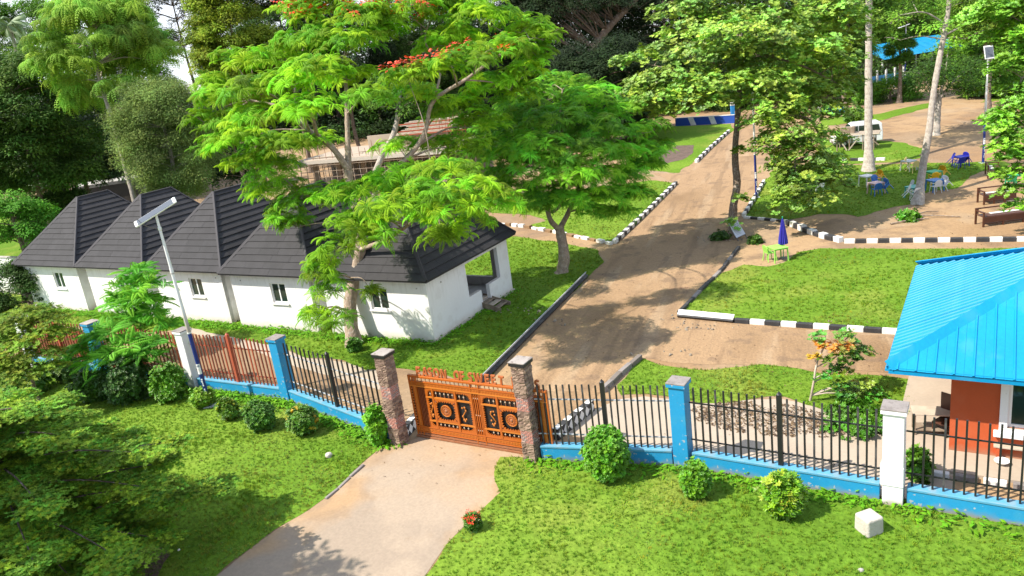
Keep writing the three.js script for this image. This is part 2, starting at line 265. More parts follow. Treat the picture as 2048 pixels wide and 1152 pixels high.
struct('path', sheetGeo(ragged(P2([[770, 745], [690, 723], [610, 716], [540, 690], [470, 668], [380, 655], [374, 664], [470, 690], [560, 722], [640, 748], [760, 780]]), .3, .1, 213), .008), M.concrete, 'sandy strip just inside the black and red fence');
struct('yard', sheetGeo(ragged(P2([[1236, 796], [1292, 790], [1400, 806], [1560, 796], [1650, 822], [1762, 870], [1836, 806], [1900, 790], [1900, 1000], [1766, 990], [1390, 905], [1110, 868], [1180, 822]]), .3, .12, 215), .007), M.concrete, 'pale trodden sandy ground behind the black fence right of the gate');
struct('soil_patch', sheetGeo(ragged(P2([[150, 1175], [170, 1112], [260, 1092], [330, 1110], [310, 1175]]), .2, .3, 216), .022), M.soil, 'bare brown soil under the layered tree at the bottom left');
{ // the inner road with its ruts, running from the gate up past the round leaved tree
  const poly = ragged(P2([[1000, 760], [1080, 680], [1172, 560], [1212, 522], [1232, 490], [1356, 368], [1300, 345], [1356, 347], [1404, 316], [1470, 258], [1520, 262], [1508, 340], [1486, 430], [1470, 500], [1440, 546], [1356, 634], [1470, 648], [1800, 672], [1800, 745], [1600, 734], [1400, 730], [1284, 716], [1240, 748], [1120, 850], [1060, 830]]), .4, .25, 240), g = sheetGeo(poly, .006), p = g.attributes.position, uv = g.attributes.uv, d = V(.36, 0, -.93).normalize(); for (let i = 0; i < p.count; i++) uv.setXY(i, p.getX(i) * -d.z + p.getZ(i) * d.x, p.getX(i) * d.x + p.getZ(i) * d.z); struct('dirt_road', g, M.road, 'beaten brown dirt road running from the gate past the forked tree'); }
// patches of bare dark soil
for (const [l, n] of [[[[1345, 292], [1392, 290], [1370, 320], [1310, 332], [1322, 306]], 'dark bare soil patch on the distant lawn']])
  struct('soil_patch', sheetGeo(ragged(P2(l), .2, .25, 214), .02), M.soil, n);

// ---------------------------------------------------------------- kerbs
function kerbRow(label, pts, { len = .55, h = .22, w = .2, alt = true, mats = [M.kerbWhite, M.blackPaint], gap = .02, rough = 0, seed = 1, start = 0 } = {}) {
  const R = rng(seed); const g = thing('kerb', label, null, V(pts[0].x, 0, pts[0].z)); g.userData.kind = 'structure'; let i = start;
  for (let s = 0; s < pts.length - 1; s++) { const a = pts[s], b = pts[s + 1], L = a.distanceTo(b), n = Math.max(1, Math.round(L / len)), d = b.clone().sub(a).normalize(), ang = Math.atan2(-d.z, d.x);
    for (let k = 0; k < n; k++, i++) { const l = L / n - gap, hh = h * (1 + rough * (R() - .5)); const c = a.clone().addScaledVector(d, (k + .5) * L / n);
      const o = part('kerb_block', rbox(l * (1 - rough * .3 * R()), hh, w * (1 + rough * (R() - .5)), .02), mats[alt ? i % mats.length : 0], g, { pos: V(c.x - pts[0].x, hh / 2 - .03, c.z - pts[0].z), rot: [0, ang + rough * (R() - .5) * .4, rough * (R() - .5) * .2] }); } }
  return g;
}
const GP = l => l.map(([x, y]) => G(x, y));
kerbRow('black and white kerb row along the near side of the open lawn', GP([[1470, 645], [1800, 668], [1900, 676]]), { len: .58, seed: 2, start: 1 });
{ // long white-topped beam at the lawn corner and the grey beam along the road
  const g = thing('kerb', 'low kerb beam with white top at the corner of the open lawn', null, G(1357, 634)); g.userData.kind = 'structure'; const a = G(1357, 634), b = G(1468, 645), o = g.position;
  part('kerb_side', bar(V(0, .1, 0), b.clone().sub(o).setY(.1), .22, .24), M.blackPaint, g); part('kerb_top', bar(V(0, .235, 0), b.clone().sub(o).setY(.235), .03, .25), M.kerbWhite, g);
  const g2 = thing('kerb', 'long grey kerb beam with black side along the left of the inner road', null, G(958, 772)); g2.userData.kind = 'structure'; const e = G(1172, 555).sub(g2.position), n = 9;
  for (let k = 0; k < n; k++) { const p = e.clone().multiplyScalar(k / n), r = e.clone().multiplyScalar((k + .985) / n); part('kerb_block', bar(p.clone().setY(.1), r.clone().setY(.1), .24, .2), M.blackPaint, g2); part('kerb_top', bar(p.clone().setY(.235), r.clone().setY(.235), .03, .21), M.kerbGrey, g2); }
}
kerbRow('old weathered kerb edging the right of the inner road up to the leaning board', GP([[1358, 628], [1400, 584], [1440, 545], [1478, 496]]), { len: .9, h: .16, w: .16, mats: [M.blackPaint, M.blackPaint, M.capStone], rough: .25, seed: 3 });
kerbRow('short dark kerb by the black fence at the road corner', GP([[1206, 786], [1240, 752], [1282, 718]]), { len: .8, h: .22, w: .18, mats: [M.capStone, M.greyDark], rough: .2, seed: 4 });
kerbRow('black and white kerb stones along the left of the inner road, below the triangular lawn', GP([[1228, 488], [1290, 430], [1352, 368]]), { len: .62, h: .26, w: .26, rough: .15, seed: 5 });
kerbRow('broken white kerb stones along the path behind the white house', GP([[985, 448], [1050, 455], [1120, 468], [1226, 490]]), { len: .75, h: .2, w: .25, mats: [M.kerbWhite, M.kerbWhite, M.dirt], gap: .12, rough: .5, seed: 6 });
kerbRow('far kerb stones with white tips beside the distant lawn', GP([[1392, 326], [1420, 298], [1458, 264]]), { len: 1.0, h: .3, w: .25, seed: 7 });
kerbRow('black and white kerb row in front of the wooden benches', GP([[1688, 486], [1850, 484], [2060, 482]]), { len: .56, h: .24, w: .22, seed: 8, start: 0 });
kerbRow('irregular painted stones curving behind the closed blue parasol', GP([[1570, 446], [1590, 455], [1640, 474], [1684, 485]]), { len: .5, h: .3, w: .3, rough: .5, seed: 9 });
kerbRow('half buried white and black kerb beside the tree with the leaning board', GP([[1488, 436], [1530, 440], [1566, 444]]), { len: .5, h: .16, w: .2, seed: 10, rough: .15 });
kerbRow('black and white painted kerb running up the road from the leaning board', GP([[1487, 434], [1506, 404], [1528, 365]]), { len: .7, h: .25, w: .2, seed: 11 });
kerbRow('white and dark kerb stones below the wooden trestle', GP([[1682, 322], [1770, 321]]), { len: .6, h: .25, w: .22, seed: 12 });
kerbRow('thin concrete edge along the left of the driveway', GP([[652, 1000], [700, 956], [728, 930]]), { len: .7, h: .09, w: .1, alt: false, mats: [M.capStone], rough: .3, seed: 13 });

// ---------------------------------------------------------------- fence
const turnOf = (a, b) => Math.atan2(-(b.z - a.z), b.x - a.x);
const T0 = turnOf(V(0, 0, 0), fdir);
function pillar(name, label, pos, m, capM, h, w, turn, group) {
  const t = thing(name, label, 'pillar', pos, turn, group); part('shaft', rbox(w, h - .1, w, .012, 0, (h - .1) / 2, 0), m, t);
  part('cap_band', rbox(w + .1, .1, w + .1, .01, 0, h - .12, 0), m, t); part('cap_top', rbox(w + .11, .035, w + .11, .008, 0, h - .05, 0), capM, t); return t;
}
pillar('fence_pillar', 'sky blue fence pillar left of the black fence bay beside the gate', PIL.blueL, M.blue, M.capStone, 2.65, .44, T0);
pillar('fence_pillar', 'white fence pillar standing beside the tall solar street lamp', PIL.whiteL, M.whitePaint, M.capStone, 2.65, .46, T0);
pillar('fence_pillar', 'sky blue fence pillar half hidden by plants at the far left', PIL.farL, M.blue, M.capWhite, 2.65, .5, T0);
pillar('fence_pillar', 'white fence pillar behind the leafy tree at the left edge', PIL.endL, M.whitePaint, M.capStone, 2.65, .46, T0);
pillar('fence_pillar', 'sky blue fence pillar behind the round topiary bushes right of the gate', PIL.blueR, M.blue, M.capStone, 2.65, .44, T0);
{ const t = pillar('fence_pillar', 'thick white fence pillar in front of the blue roofed building', PIL.whiteR, M.whitePaint, M.capStone, 2.65, .46, T0); part('base_step', rbox(.52, .55, .5, .02, -.02, .82, 0), M.whitePaint, t); }
function bay(A, B, label, wlabel, o) {
  const d = B.clone().sub(A).normalize(), a = A.clone().addScaledVector(d, o.ia ?? .3), b = B.clone().addScaledVector(d, -(o.ib ?? .3)), L = a.distanceTo(b), turn = turnOf(a, b), R = rng(o.seed);
  const w = thing('fence_wall', wlabel, 'low wall', a, turn); part('wall_body', rbox(L, .46, .26, .012, L / 2, .21, 0), M.blue, w); part('wall_coping', rbox(L, .07, .30, .012, L / 2, .475, 0), M.blueTop, w);
  const t = thing('fence_panel', label, 'fence', a.clone().setY(.51), turn); const n = o.n, mid = Math.floor(n / 2);
  const hs = [0, 1, 2].map(k => { const g = box(.045, 1.93, .045, 0, .965, 0); return g; });
  for (let i = 0; i < n; i++) { const x = (i + .5) * L / n; if (i === mid) { part('post', merge([box(.12, 2.03, .12, x, 1.015, 0), new THREE.ConeGeometry(.08, .1, 4).rotateY(Math.PI / 4).translate(x, 2.08, 0)]), o.post, t); continue; }
    part('picket', hs[i % 3], o.mats[Math.floor(R() * o.mats.length)], t, { pos: V(x + (R() - .5) * .02, (R() - .5) * .04, 0), rot: [(R() - .5) * .012, 0, (R() - .5) * .014] }); }
  for (const y of [1.45, .32]) part('rail', box(L + .1, .035, .03, L / 2, y, -.04), o.rail, t);
  if (o.sheet) part('backing_sheet', box(L, 1.55, .012, L / 2, .84, -.075), o.sheet, t);
  return t;
}
const blackMats = [M.black, M.blackPaint, M.black];
bay(PIL.brickR, PIL.blueR, 'black picket fence bay right of the gate with white rails', 'sky blue low wall right of the brick gate pillar', { n: 20, mats: blackMats, post: M.black, rail: M.kerbGrey, seed: 21 });
bay(PIL.blueR, PIL.whiteR, 'black picket fence bay between the sky blue and thick white pillars', 'sky blue low wall behind the topiary and variegated bushes', { n: 23, mats: blackMats, post: M.black, rail: M.black, seed: 22 });
bay(PIL.whiteR, PIL.endR, 'black picket fence bay in front of the orange wall', 'sky blue low wall right of the thick white pillar', { n: 23, mats: blackMats, post: M.black, rail: M.black, seed: 23 });
bay(PIL.blueL, PIL.brickL, 'black picket fence bay left of the gate', 'sky blue low wall behind the trimmed shrubs, left of the gate', { n: 21, mats: blackMats, post: M.black, rail: M.kerbGrey, seed: 24 });
bay(PIL.whiteL, PIL.blueL, 'rust red picket fence bay beside the street lamp', 'sky blue low wall under the rust red pickets', { n: 23, mats: [M.rust, M.rust, M.rustBright], post: M.rustBright, rail: M.rustBright, seed: 25 });
bay(PIL.farL, PIL.whiteL, 'rust red picket fence bay overgrown by young trees', 'sky blue low wall hidden behind the dense shrubs', { n: 23, mats: [M.rust, M.rust, M.rustBright], post: M.rustBright, rail: M.rustBright, seed: 26 });
bay(PIL.endL, PIL.farL, 'rust red fence bay backed with a brown metal sheet', 'sky blue low wall at the far left end', { n: 23, mats: [M.rust, M.rust, M.rustBright], post: M.rustBright, rail: M.rustBright, sheet: M.rustSheet, seed: 27 });

// ---------------------------------------------------------------- brick gate pillars
function gatePillar(label, pos, seed) {
  const R = rng(seed), w = .42, t = thing('gate_pillar', label, 'pillar', pos, T0); part('core', box(w - .03, 3.12, w - .03, 0, 1.56, 0), M.mortar, t);
  const bands = [['s', 0, .62], ['b', .62, 1.02], ['s', 1.02, 1.66], ['b', 1.66, 2.12], ['s', 2.12, 3.1]];
  const bricks = [[], [], []]; const clad = [M.cladA, M.cladB];
  for (const [k, y0, y1] of bands) for (let f = 0; f < 4; f++) {
    const place = (g, x, y, dep) => { g.translate(x, y, w / 2 - .015 + dep / 2); g.rotateY(f * Math.PI / 2); return g; };
    if (k === 'b') { const n = Math.round((y1 - y0) / .058); for (let r = 0; r < n; r++) { const y = y0 + (r + .5) * (y1 - y0) / n, off = r % 2 ? .5 : 0; for (let c = -1; c < 4; c++) { let xa = -w / 2 + (c + off) * w / 3, xb = xa + w / 3; xa = Math.max(xa, -w / 2); xb = Math.min(xb, w / 2); if (xb - xa < .03) continue; const dep = .016 + R() * .006; bricks[Math.floor(R() * R() * 3)].push(place(box(xb - xa - .024, .034, dep), (xa + xb) / 2, y, dep)); } } }
    else { const n = Math.round((y1 - y0) / .10); for (let r = 0; r < n; r++) { const y = y0 + (r + .5) * (y1 - y0) / n, cut = -w / 2 + w * (.35 + .3 * R()); for (const [xa, xb] of [[-w / 2, cut], [cut, w / 2]]) { const dep = .02 + R() * .022; const g = new THREE.BoxGeometry(xb - xa - .006, (y1 - y0) / n - .006, dep, 3, 2, 1); const p = g.attributes.position; for (let i = 0; i < p.count; i++) if (p.getZ(i) > 0) p.setZ(i, p.getZ(i) + (hash2(Math.round(p.getX(i) * 900), Math.round(p.getY(i) * 900), r * 7 + f + seed) - .5) * .035);
          part('stone_tile', muv(place(g, (xa + xb) / 2, y, dep)), clad[Math.floor(R() * 2)], t); } } }
  }
  [M.brickA, M.brickB, M.brickC].forEach((m, i) => part('brick', merge(bricks[i]), m, t, { kind: 'stuff' }));
  part('cap_edge', rbox(w + .11, .1, w + .11, .008, 0, 3.15, 0), M.black, t); part('cap_top', rbox(w + .12, .03, w + .12, .006, 0, 3.217, 0), M.capWhite, t); return t;
}
gatePillar('brick and stone clad gate pillar left of the orange gate', PIL.brickL, 31);
gatePillar('brick and stone clad gate pillar overlapping the right of the orange gate', PIL.brickR, 32);
M.barBrown = mat([.21, .05, .012], .5);
// ---------------------------------------------------------------- the sliding gate
const font = await new FontLoader().loadAsync('fonts/droid/droid_sans_bold.typeface.json');
{
  const o = G(838, 872), o2 = G(1035, 905), L = 5.08, t = thing('sliding_gate', 'ornate orange metal sliding gate with raised lettering along its top', 'gate', o, turnOf(o, o2));
  const b = (x0, y0, x1, y1, d, z = 0) => box(x1 - x0, y1 - y0, d, (x0 + x1) / 2, (y0 + y1) / 2, z);
  part('ground_rail', b(-.05, .01, L, .07, .12), M.gateDull, t); part('bottom_rail', b(0, .10, L, .16, .07), M.gateDull, t);
  part('top_rail', rbox(L, .085, .11, .02, L / 2, 2.21, 0), M.gate, t);
  part('bottom_band', merge([b(0, .22, L, .40, .04), b(0, .395, L, .43, .075), b(0, .205, L, .23, .075)]), M.gate, t);
  part('top_band', merge([b(0, 1.88, L, 2.02, .04), b(0, 2.01, L, 2.045, .075)]), M.gate, t); part('band_moulding', b(.02, 1.855, L - .02, 1.895, .085, .005), M.gateLight, t);
  // rows of small raised studs on the two bands
  { const studs = []; for (let x = .06; x < L - .05; x += .055) for (const y of [1.925, 1.965, .285, .335]) studs.push(box(.028, .022, .02, x, y, .025)); part('studs', merge(studs), M.gateLight, t, { kind: 'stuff' }); }
  part('lattice', merge([...Array(Math.floor(L / .16))].map((_, i) => b(i * .16 + .03, 2.04, i * .16 + .05, 2.17, .02))), M.gateDull, t);
  part('backing_plate', b(.6, .43, 4.48, 1.86, .01, -.05), M.black, t);
  const stile = (x, w, m = M.gate) => part('stile', b(x, .1, x + w, 2.17, .08), m, t);
  stile(0, .05); stile(.135, .025); stile(.255, .035); stile(L - .05, .05); stile(L - .16, .025); stile(L - .29, .035);
  part('dotted_strip', b(.16, .43, .255, 1.86, .03), M.gateLight, t); part('dotted_strip', b(L - .255, .43, L - .16, 1.86, .03), M.gateLight, t);
  part('dark_strip', b(.05, .43, .135, 1.86, .012, -.04), M.black, t); part('dark_strip', b(L - .135, .43, L - .05, 1.86, .012, -.04), M.black, t);
  { const tooth = (x, y, dir) => { const g = new THREE.ConeGeometry(.034, .07, 4); g.rotateZ(dir > 0 ? -Math.PI / 2 : Math.PI / 2); g.translate(x, y, .0); return g; }; const l = []; for (let y = .48; y < 1.84; y += .098) { l.push(tooth(.075, y, 1), tooth(L - .075, y, -1)); } part('teeth', merge(l), M.gateLight, t, { kind: 'stuff' }); }
  for (const x0 of [.29, L - .61]) { part('dark_plate', b(x0, .43, x0 + .32, 1.86, .01, -.05), M.black, t); for (let i = 0; i < 5; i++) part('bar', b(x0 + .035 + i * .058, .43, x0 + .062 + i * .058, 1.86, .03), M.barBrown, t); }
  // toothed outline: a rounded rectangle whose rim is cut into teeth
  function toothPath(cx, cy, hx, hy, r, n, depth) { const pts = []; const per = []; const seg = 220;
    const rr = a => { const c = Math.cos(a), s = Math.sin(a), e = 2 / r; const k = Math.pow(Math.pow(Math.abs(c) / hx, e * 2) + Math.pow(Math.abs(s) / hy, e * 2), -1 / (e * 2)); return [c * k, s * k]; };
    for (let i = 0; i < seg; i++) { const p = rr(i / seg * Math.PI * 2); per.push(p); } let len = 0; const acc = [0]; for (let i = 1; i <= seg; i++) { const a = per[i - 1], c = per[i % seg]; len += Math.hypot(c[0] - a[0], c[1] - a[1]); acc.push(len); }
    for (let i = 0; i < n * 2; i++) { const s = i / (n * 2) * len; let k = acc.findIndex(v => v >= s); k = Math.max(0, Math.min(seg - 1, k)); const p = per[k], q = 1 - (i % 2 ? depth / Math.hypot(...p) : 0); pts.push([cx + p[0] * q, cy + p[1] * q]); }
    const h = new THREE.Path(); pts.reverse().forEach(([x, y], i) => i ? h.lineTo(x, y) : h.moveTo(x, y)); h.closePath(); return h; }
  function section(x0, x1, flip) {
    const s = rectShape(x0, .43, x1, 1.86), cx = (x0 + x1) / 2, w = x1 - x0; s.holes.push(toothPath(cx, 1.145, w / 2 - .045, .665, .45, 84, .065)); part('toothed_frame', extr(s, .025).translate(0, 0, .005), M.gate, t);
    const X = f => flip ? x1 - f : x0 + f; const bb = (a, c, y0, y1, d, z) => b(Math.min(X(a), X(c)), y0, Math.max(X(a), X(c)), y1, d, z);
    part('stile', bb(.25, .32, .43, 1.86, .07, .01), M.gate, t); part('stile', bb(1.12, 1.19, .43, 1.86, .07, .01), M.gate, t);
    for (const y of [.66, 1.50]) part('cross_rail', bb(0, 1.77, y, y + .045, .05, .012), M.gateLight, t);
    const a = Math.min(X(.32), X(1.12)), c = Math.max(X(.32), X(1.12)), mx = (a + c) / 2; const f = rectShape(a, .71, c, 1.50); f.holes.push(toothPath(mx, 1.105, .375, .345, 1, 26, .06));
    part('toothed_panel', extr(f, .025).translate(0, 0, .012), M.gate, t);
    for (const [dx, dy] of [[-1, -1], [1, -1], [-1, 1], [1, 1]]) part('leaf_stud', new THREE.ConeGeometry(.022, .09, 4).rotateZ(Math.atan2(-dx, dy)).translate(mx + dx * .37, 1.105 + dy * .315, .04), M.maroon, t);
    const medal = part('medallion', new THREE.CylinderGeometry(.205, .205, .03, 36).rotateX(Math.PI / 2).translate(mx, 1.105, .02), M.gate, t);
    part('ring', new THREE.TorusGeometry(.19, .013, 5, 36).translate(mx, 1.105, .036), M.gateLight, medal); part('ring', new THREE.TorusGeometry(.1, .012, 5, 28).translate(mx, 1.105, .036), M.gateDull, medal); part('boss', new THREE.SphereGeometry(.055, 12, 6).scale(1, 1, .5).translate(mx, 1.105, .036), M.gateDull, medal);
    { const l = []; for (let i = 0; i < 14; i++) { const q = i / 14 * Math.PI * 2; l.push(new THREE.SphereGeometry(.014, 6, 4).translate(mx + Math.cos(q) * .147, 1.105 + Math.sin(q) * .147, .038)); } part('rivets', merge(l), M.maroon, medal); }
    const barAt = (x, y0, y1, by) => { const m = part('thin_bar', new THREE.CylinderGeometry(.012, .012, y1 - y0, 6).translate(x, (y0 + y1) / 2, -.015), M.gateDull, t); part('bead', new THREE.OctahedronGeometry(.035).scale(.8, 1.6, .8).translate(x, by, .0), M.bead, m); };
    for (let i = 0; i < 5; i++) { const x = lerp(a, c, (i + .5) / 5); barAt(x, 1.55, 1.80, 1.68); barAt(x, .48, .66, .565); }
    for (const k of [1.30, 1.46]) { barAt(X(k), 1.55, 1.76, 1.66); barAt(X(k), .5, .66, .57); }
    for (const k of [.06, .17]) barAt(X(k), 1.55, 1.74, 1.64);
    for (const [k, m] of [[1.40, 1], [.15, .6]]) { const x = X(k), pts = []; for (let i = 0; i <= 24; i++) { const u = i / 24, y = lerp(1.33, .86, u), sx = Math.sin(u * Math.PI * 2) * .085 * m * (flip ? -1 : 1); pts.push(V(x + sx, y, .0)); } const sc = part('scroll', merge([limb(pts, .020, .020, 6)]), M.gateLight, t);
      for (const [dx, y] of [[.05, 1.31], [-.05, 1.28], [.07, 1.2], [-.07, .99], [.05, .90], [-.04, .87], [0, .83]]) part('scroll_leaf', new THREE.SphereGeometry(.032, 8, 6).scale(1, 1.1, .6).translate(x + dx * m, y, .01), M.gateLight, sc); }
  }
  section(.61, 2.38, false); section(2.70, 4.47, true);
  for (let i = 0; i < 4; i++) { const x = 2.405 + i * .072; const m = part('bar', b(x, .43, x + .03, 1.86, .045), M.gate, t); for (const y of [1.68, 1.1, .57]) part('bead', new THREE.OctahedronGeometry(.022).scale(.8, 1.6, .8).translate(x + .055, y, .01), M.bead, m); }
  stile(2.37, .03); stile(2.68, .03);
  const word = [['E', .37], ['A', .61], ['S', .85], ['O', 1.06], ['N', 1.33], ['O', 1.84], ['F', 2.08], ['S', 2.36], ['W', 2.58], ['E', 2.98], ['E', 3.22], ['T', 3.46], ['N', 3.93], ['E', 4.16], ['S', 4.36], ['S', 4.70]];
  word.forEach(([ch, x], i) => { const g = new TextGeometry(ch, { font, size: .31, depth: .05, curveSegments: 4, bevelEnabled: true, bevelSize: .004, bevelThickness: .004, bevelSegments: 1 }); g.computeBoundingBox(); g.translate(-g.boundingBox.min.x, 0, -.025); g.scale(.82, 1, 1); part('letter', g, M.letter, t, { pos: V(x, 2.245, 0), rot: [0, 0, (hash2(i, 3, 1) - .5) * .12] }); });
}
// painted diamond kerbs on both sides of the gateway
function diamondKerb(label, a, b) {
  const L = a.distanceTo(b), g = thing('diamond_kerb', label, 'kerb', a, turnOf(a, b)); part('kerb_body', box(L, .38, .22, L / 2, .19, 0), M.blackPaint, g); const n = Math.round(L / .3), w = L / n;
  const dia = new THREE.Shape(); dia.moveTo(-w / 2 + .01, 0); dia.lineTo(0, -.18); dia.lineTo(w / 2 - .01, 0); dia.lineTo(0, .18); dia.closePath(); const dg = extr(dia, .006);
  for (let i = 0; i < n; i++) { for (const s of [1, -1]) part('diamond', dg, M.kerbWhite, g, { pos: V((i + .5) * w, .19, s > 0 ? .111 : -.117) }); if (i % 2 === 0) part('white_tile', box(w - .02, .008, .2, (i + .5) * w, .385, 0), M.kerbWhite, g); }
}
diamondKerb('black and white diamond painted kerb behind the left gate pillar', G(806, 880), G(872, 806));
diamondKerb('black and white diamond painted kerb behind the fence right of the gate', G(1112, 880), G(1184, 820));
// ---------------------------------------------------------------- the white house with five hipped roofs
function clipPoly(poly, inside, cross) { const out = []; for (let i = 0; i < poly.length; i++) { const a = poly[i], b = poly[(i + 1) % poly.length], ia = inside(a), ib = inside(b); if (ia) out.push(a); if (ia !== ib) out.push(cross(a, b)); } return out; }
function clipConvex(poly, conv) { let p = poly; for (let i = 0; i < conv.length && p.length; i++) { const a = conv[i], b = conv[(i + 1) % conv.length], f = q => (b[0] - a[0]) * (q[1] - a[1]) - (b[1] - a[1]) * (q[0] - a[0]); p = clipPoly(p, q => f(q) >= -1e-9, (u, v) => { const fu = f(u), fv = f(v), t = fu / (fu - fv); return [lerp(u[0], v[0], t), lerp(u[1], v[1], t)]; }); } return p; }
const area = p => { let s = 0; for (let i = 0; i < p.length; i++) { const a = p[i], b = p[(i + 1) % p.length]; s += a[0] * b[1] - b[0] * a[1]; } return s / 2; };
// pieces of a sloping face: E0,E1 eave ends, then the upper corners; returns prisms with a raised lower edge
function roofPieces(c, rowH, pieceW, R, thickLo, thickHi, lift = .02, stagger = true) {
  const O = c[0], ex = c[1].clone().sub(O).normalize(), n0 = ex.clone().cross(c[2].clone().sub(O)).normalize(), ey = n0.clone().cross(ex);
  const f = c.map(p => { const d = p.clone().sub(O); return [d.dot(ex), d.dot(ey)]; }); const H = Math.max(...f.map(p => p[1])), X0 = Math.min(...f.map(p => p[0])), X1 = Math.max(...f.map(p => p[0])); const out = [];
  for (let r = 0; r * rowH < H; r++) { const y0 = r * rowH, y1 = y0 + rowH + .015, off = stagger ? (R() * pieceW) : 0; for (let x = X0 - off; x < X1; x += pieceW) {
    const p = clipConvex([[x + .004, y0], [x + pieceW - .004, y0], [x + pieceW - .004, y1], [x + .004, y1]], f); if (p.length < 3 || area(p) < .01) continue;
    const pos = [], P = (q, h) => O.clone().addScaledVector(ex, q[0]).addScaledVector(ey, q[1]).addScaledVector(n0, h); const jit = (R() - .5) * .006;
    const th = q => lift + jit + lerp(thickLo, thickHi, (q[1] - y0) / rowH); const top = p.map(q => P(q, th(q))), bot = p.map(q => P(q, 0)); const tri = (a, b, d) => pos.push(a.x, a.y, a.z, b.x, b.y, b.z, d.x, d.y, d.z);
    for (let i = 1; i < p.length - 1; i++) tri(top[0], top[i], top[i + 1]); for (let i = 0; i < p.length; i++) { const k = (i + 1) % p.length; tri(bot[i], bot[k], top[k]); tri(bot[i], top[k], top[i]); }
    const g = new THREE.BufferGeometry(); g.setAttribute('position', new THREE.Float32BufferAttribute(pos, 3)); out.push({ g: muv(g), a: area(p) }); } }
  return out;
}
function face(c, th = .03) { const pos = []; for (let i = 1; i < c.length - 1; i++) for (const p of [c[0], c[i], c[i + 1]]) pos.push(p.x, p.y, p.z); const g = new THREE.BufferGeometry(); g.setAttribute('position', new THREE.Float32BufferAttribute(pos, 3)); return muv(g); }
{
  const A = 31.13 * Math.PI / 180, o = V(-3.65, 0, -31.92), t = thing('white_house', 'long white bungalow with five black shingled hip roofs in a row', 'house', o, -A);
  const Wd = 6.3, D = 7.13, he = 2.93, of = .395, os = .356, av = 2.87, ah = 6.40, rl = 2.07, wallH = 3.05; const Q = (u, h, v) => V(u, h, -v), R = rng(77);
  const dv = [0, .06, .286, .3, .3];
  // roofs
  const roof = part('roof', merge([0, 1, 2, 3, 4].map(k => { const ul = -(k + 1) * Wd - (k === 4 ? os : -.02), ur = -k * Wd + (k === 0 ? os : -.02), d = dv[k]; return merge([face([Q(ul, he - .04, d - of), Q(ur, he - .04, d - of), Q(ur, he - .04, D + of), Q(ul, he - .04, D + of)]), ...[[ul, d - of, ur, d - of], [ur, d - of, ur, D + of], [ur, D + of, ul, D + of], [ul, D + of, ul, d - of]].map(([a, b, c, e]) => face([Q(a, he - .05, b), Q(c, he - .05, e), Q(c, he + .005, e), Q(a, he + .005, b)]))]); })), M.ridge, t);
  const rest = [[], [], []], capsL = [];
  for (let k = 0; k < 5; k++) {
    const ul = -(k + 1) * Wd - (k === 4 ? os : 0), ur = -k * Wd + (k === 0 ? os : 0), um = -(k + .5) * Wd, d = dv[k], hr = he;
    const E0 = Q(ul, hr, d - of), E1 = Q(ur, hr, d - of), B0 = Q(ul, hr, D + of), B1 = Q(ur, hr, D + of), T0a = Q(um, ah, d + av), T1 = Q(um, ah, d + av + rl);
    const add = (c, own, w, lo) => roofPieces(c, .37, w, R, lo, .004).forEach(({ g, a }) => { const m = Math.floor(R() * 3); if (own && a > .06) part('shingle', g, M.roofs[m], roof); else rest[m].push(g); });
    add([E0, E1, T0a], k < 4, 1.28, .036); add([E1, B1, T1, T0a], k < 3, 1.28, .05); add([B1, B0, T1], false, 1.28, .03); add([B0, E0, T0a, T1], false, 1.28, .03);
    const up = p => p.clone().add(V(0, .05, 0)); for (const [a, b] of [[E0, T0a], [E1, T0a], [T0a, T1], [B1, T1], [B0, T1]]) part('ridge_cap', bar(up(a), up(b), .15, .07), M.ridge, roof);
  }
  rest.forEach((l, i) => l.length && part('shingle', merge(l), M.roofs[i], roof, { kind: 'stuff' }));
  // walls
  const win = (u, h) => ({ u, h, w: 1.02, H: 1.02 }), wins = [];
  for (let k = 0; k < 5; k++) { const u0 = -(k + 1) * Wd + (k === 4 ? 0 : .36), u1 = -k * Wd - (k === 0 ? 0 : .58), wu = -(k * Wd + 2.72); const s = rectShape(u0, -.1, u1, wallH); rectHole(s, wu - .51, 1.40, wu + .51, 2.42); part('wall', extr(s, .2).translate(0, 0, -dv[k] - .2), M.white, t);
    part('sill', rbox(1.2, .07, .1, .01, wu, 1.36, -dv[k] + .03), M.white, t);
    const w = part('window', (() => { const f = rectShape(wu - .51, 1.40, wu + .51, 2.42); rectHole(f, wu - .45, 1.46, wu - .03, 2.36); rectHole(f, wu + .03, 1.46, wu + .45, 2.36); return extr(f, .06); })().translate(0, 0, -dv[k] - .14), M.frame, t);
    for (const x of [-.24, .24]) part('pane', box(.42, .9, .01, wu + x, 1.91, -dv[k] - .12), M.glass, w);
    if (k < 4) { part('wall', box(1.2, wallH, .15, -(k + 1) * Wd - .1, wallH / 2, -dv[k] - .95), M.white, t); for (const uu of [u0 + .1, -(k + 1) * Wd - .58 - .1]) part('wall', box(.2, wallH, .85, uu, wallH / 2, -dv[k] - .2 - .425), M.white, t); } }
  part('wall', box(.2, wallH, 6.9, -5 * Wd + .1, wallH / 2, -3.85), M.white, t);
  const side = rectShape(.2, -.1, D, wallH); { const h = new THREE.Path(); [[3.15, 1.02], [3.15, 2.62], [6.1, 2.62], [6.1, 1.06], [4.97, 1.06], [4.97, .36], [4.22, .36], [4.22, 1.02]].forEach(([x, y], i) => i ? h.lineTo(x, y) : h.moveTo(x, y)); h.closePath(); side.holes.push(h); }
  part('wall', extr(side, .2).rotateY(Math.PI / 2).translate(-.2, 0, 0), M.white, t, { label: 'shaded end wall with the open porch' });
  part('porch_floor', box(4.2, .34, 3.9, -2.3, .17, -5.1), M.grey, t);
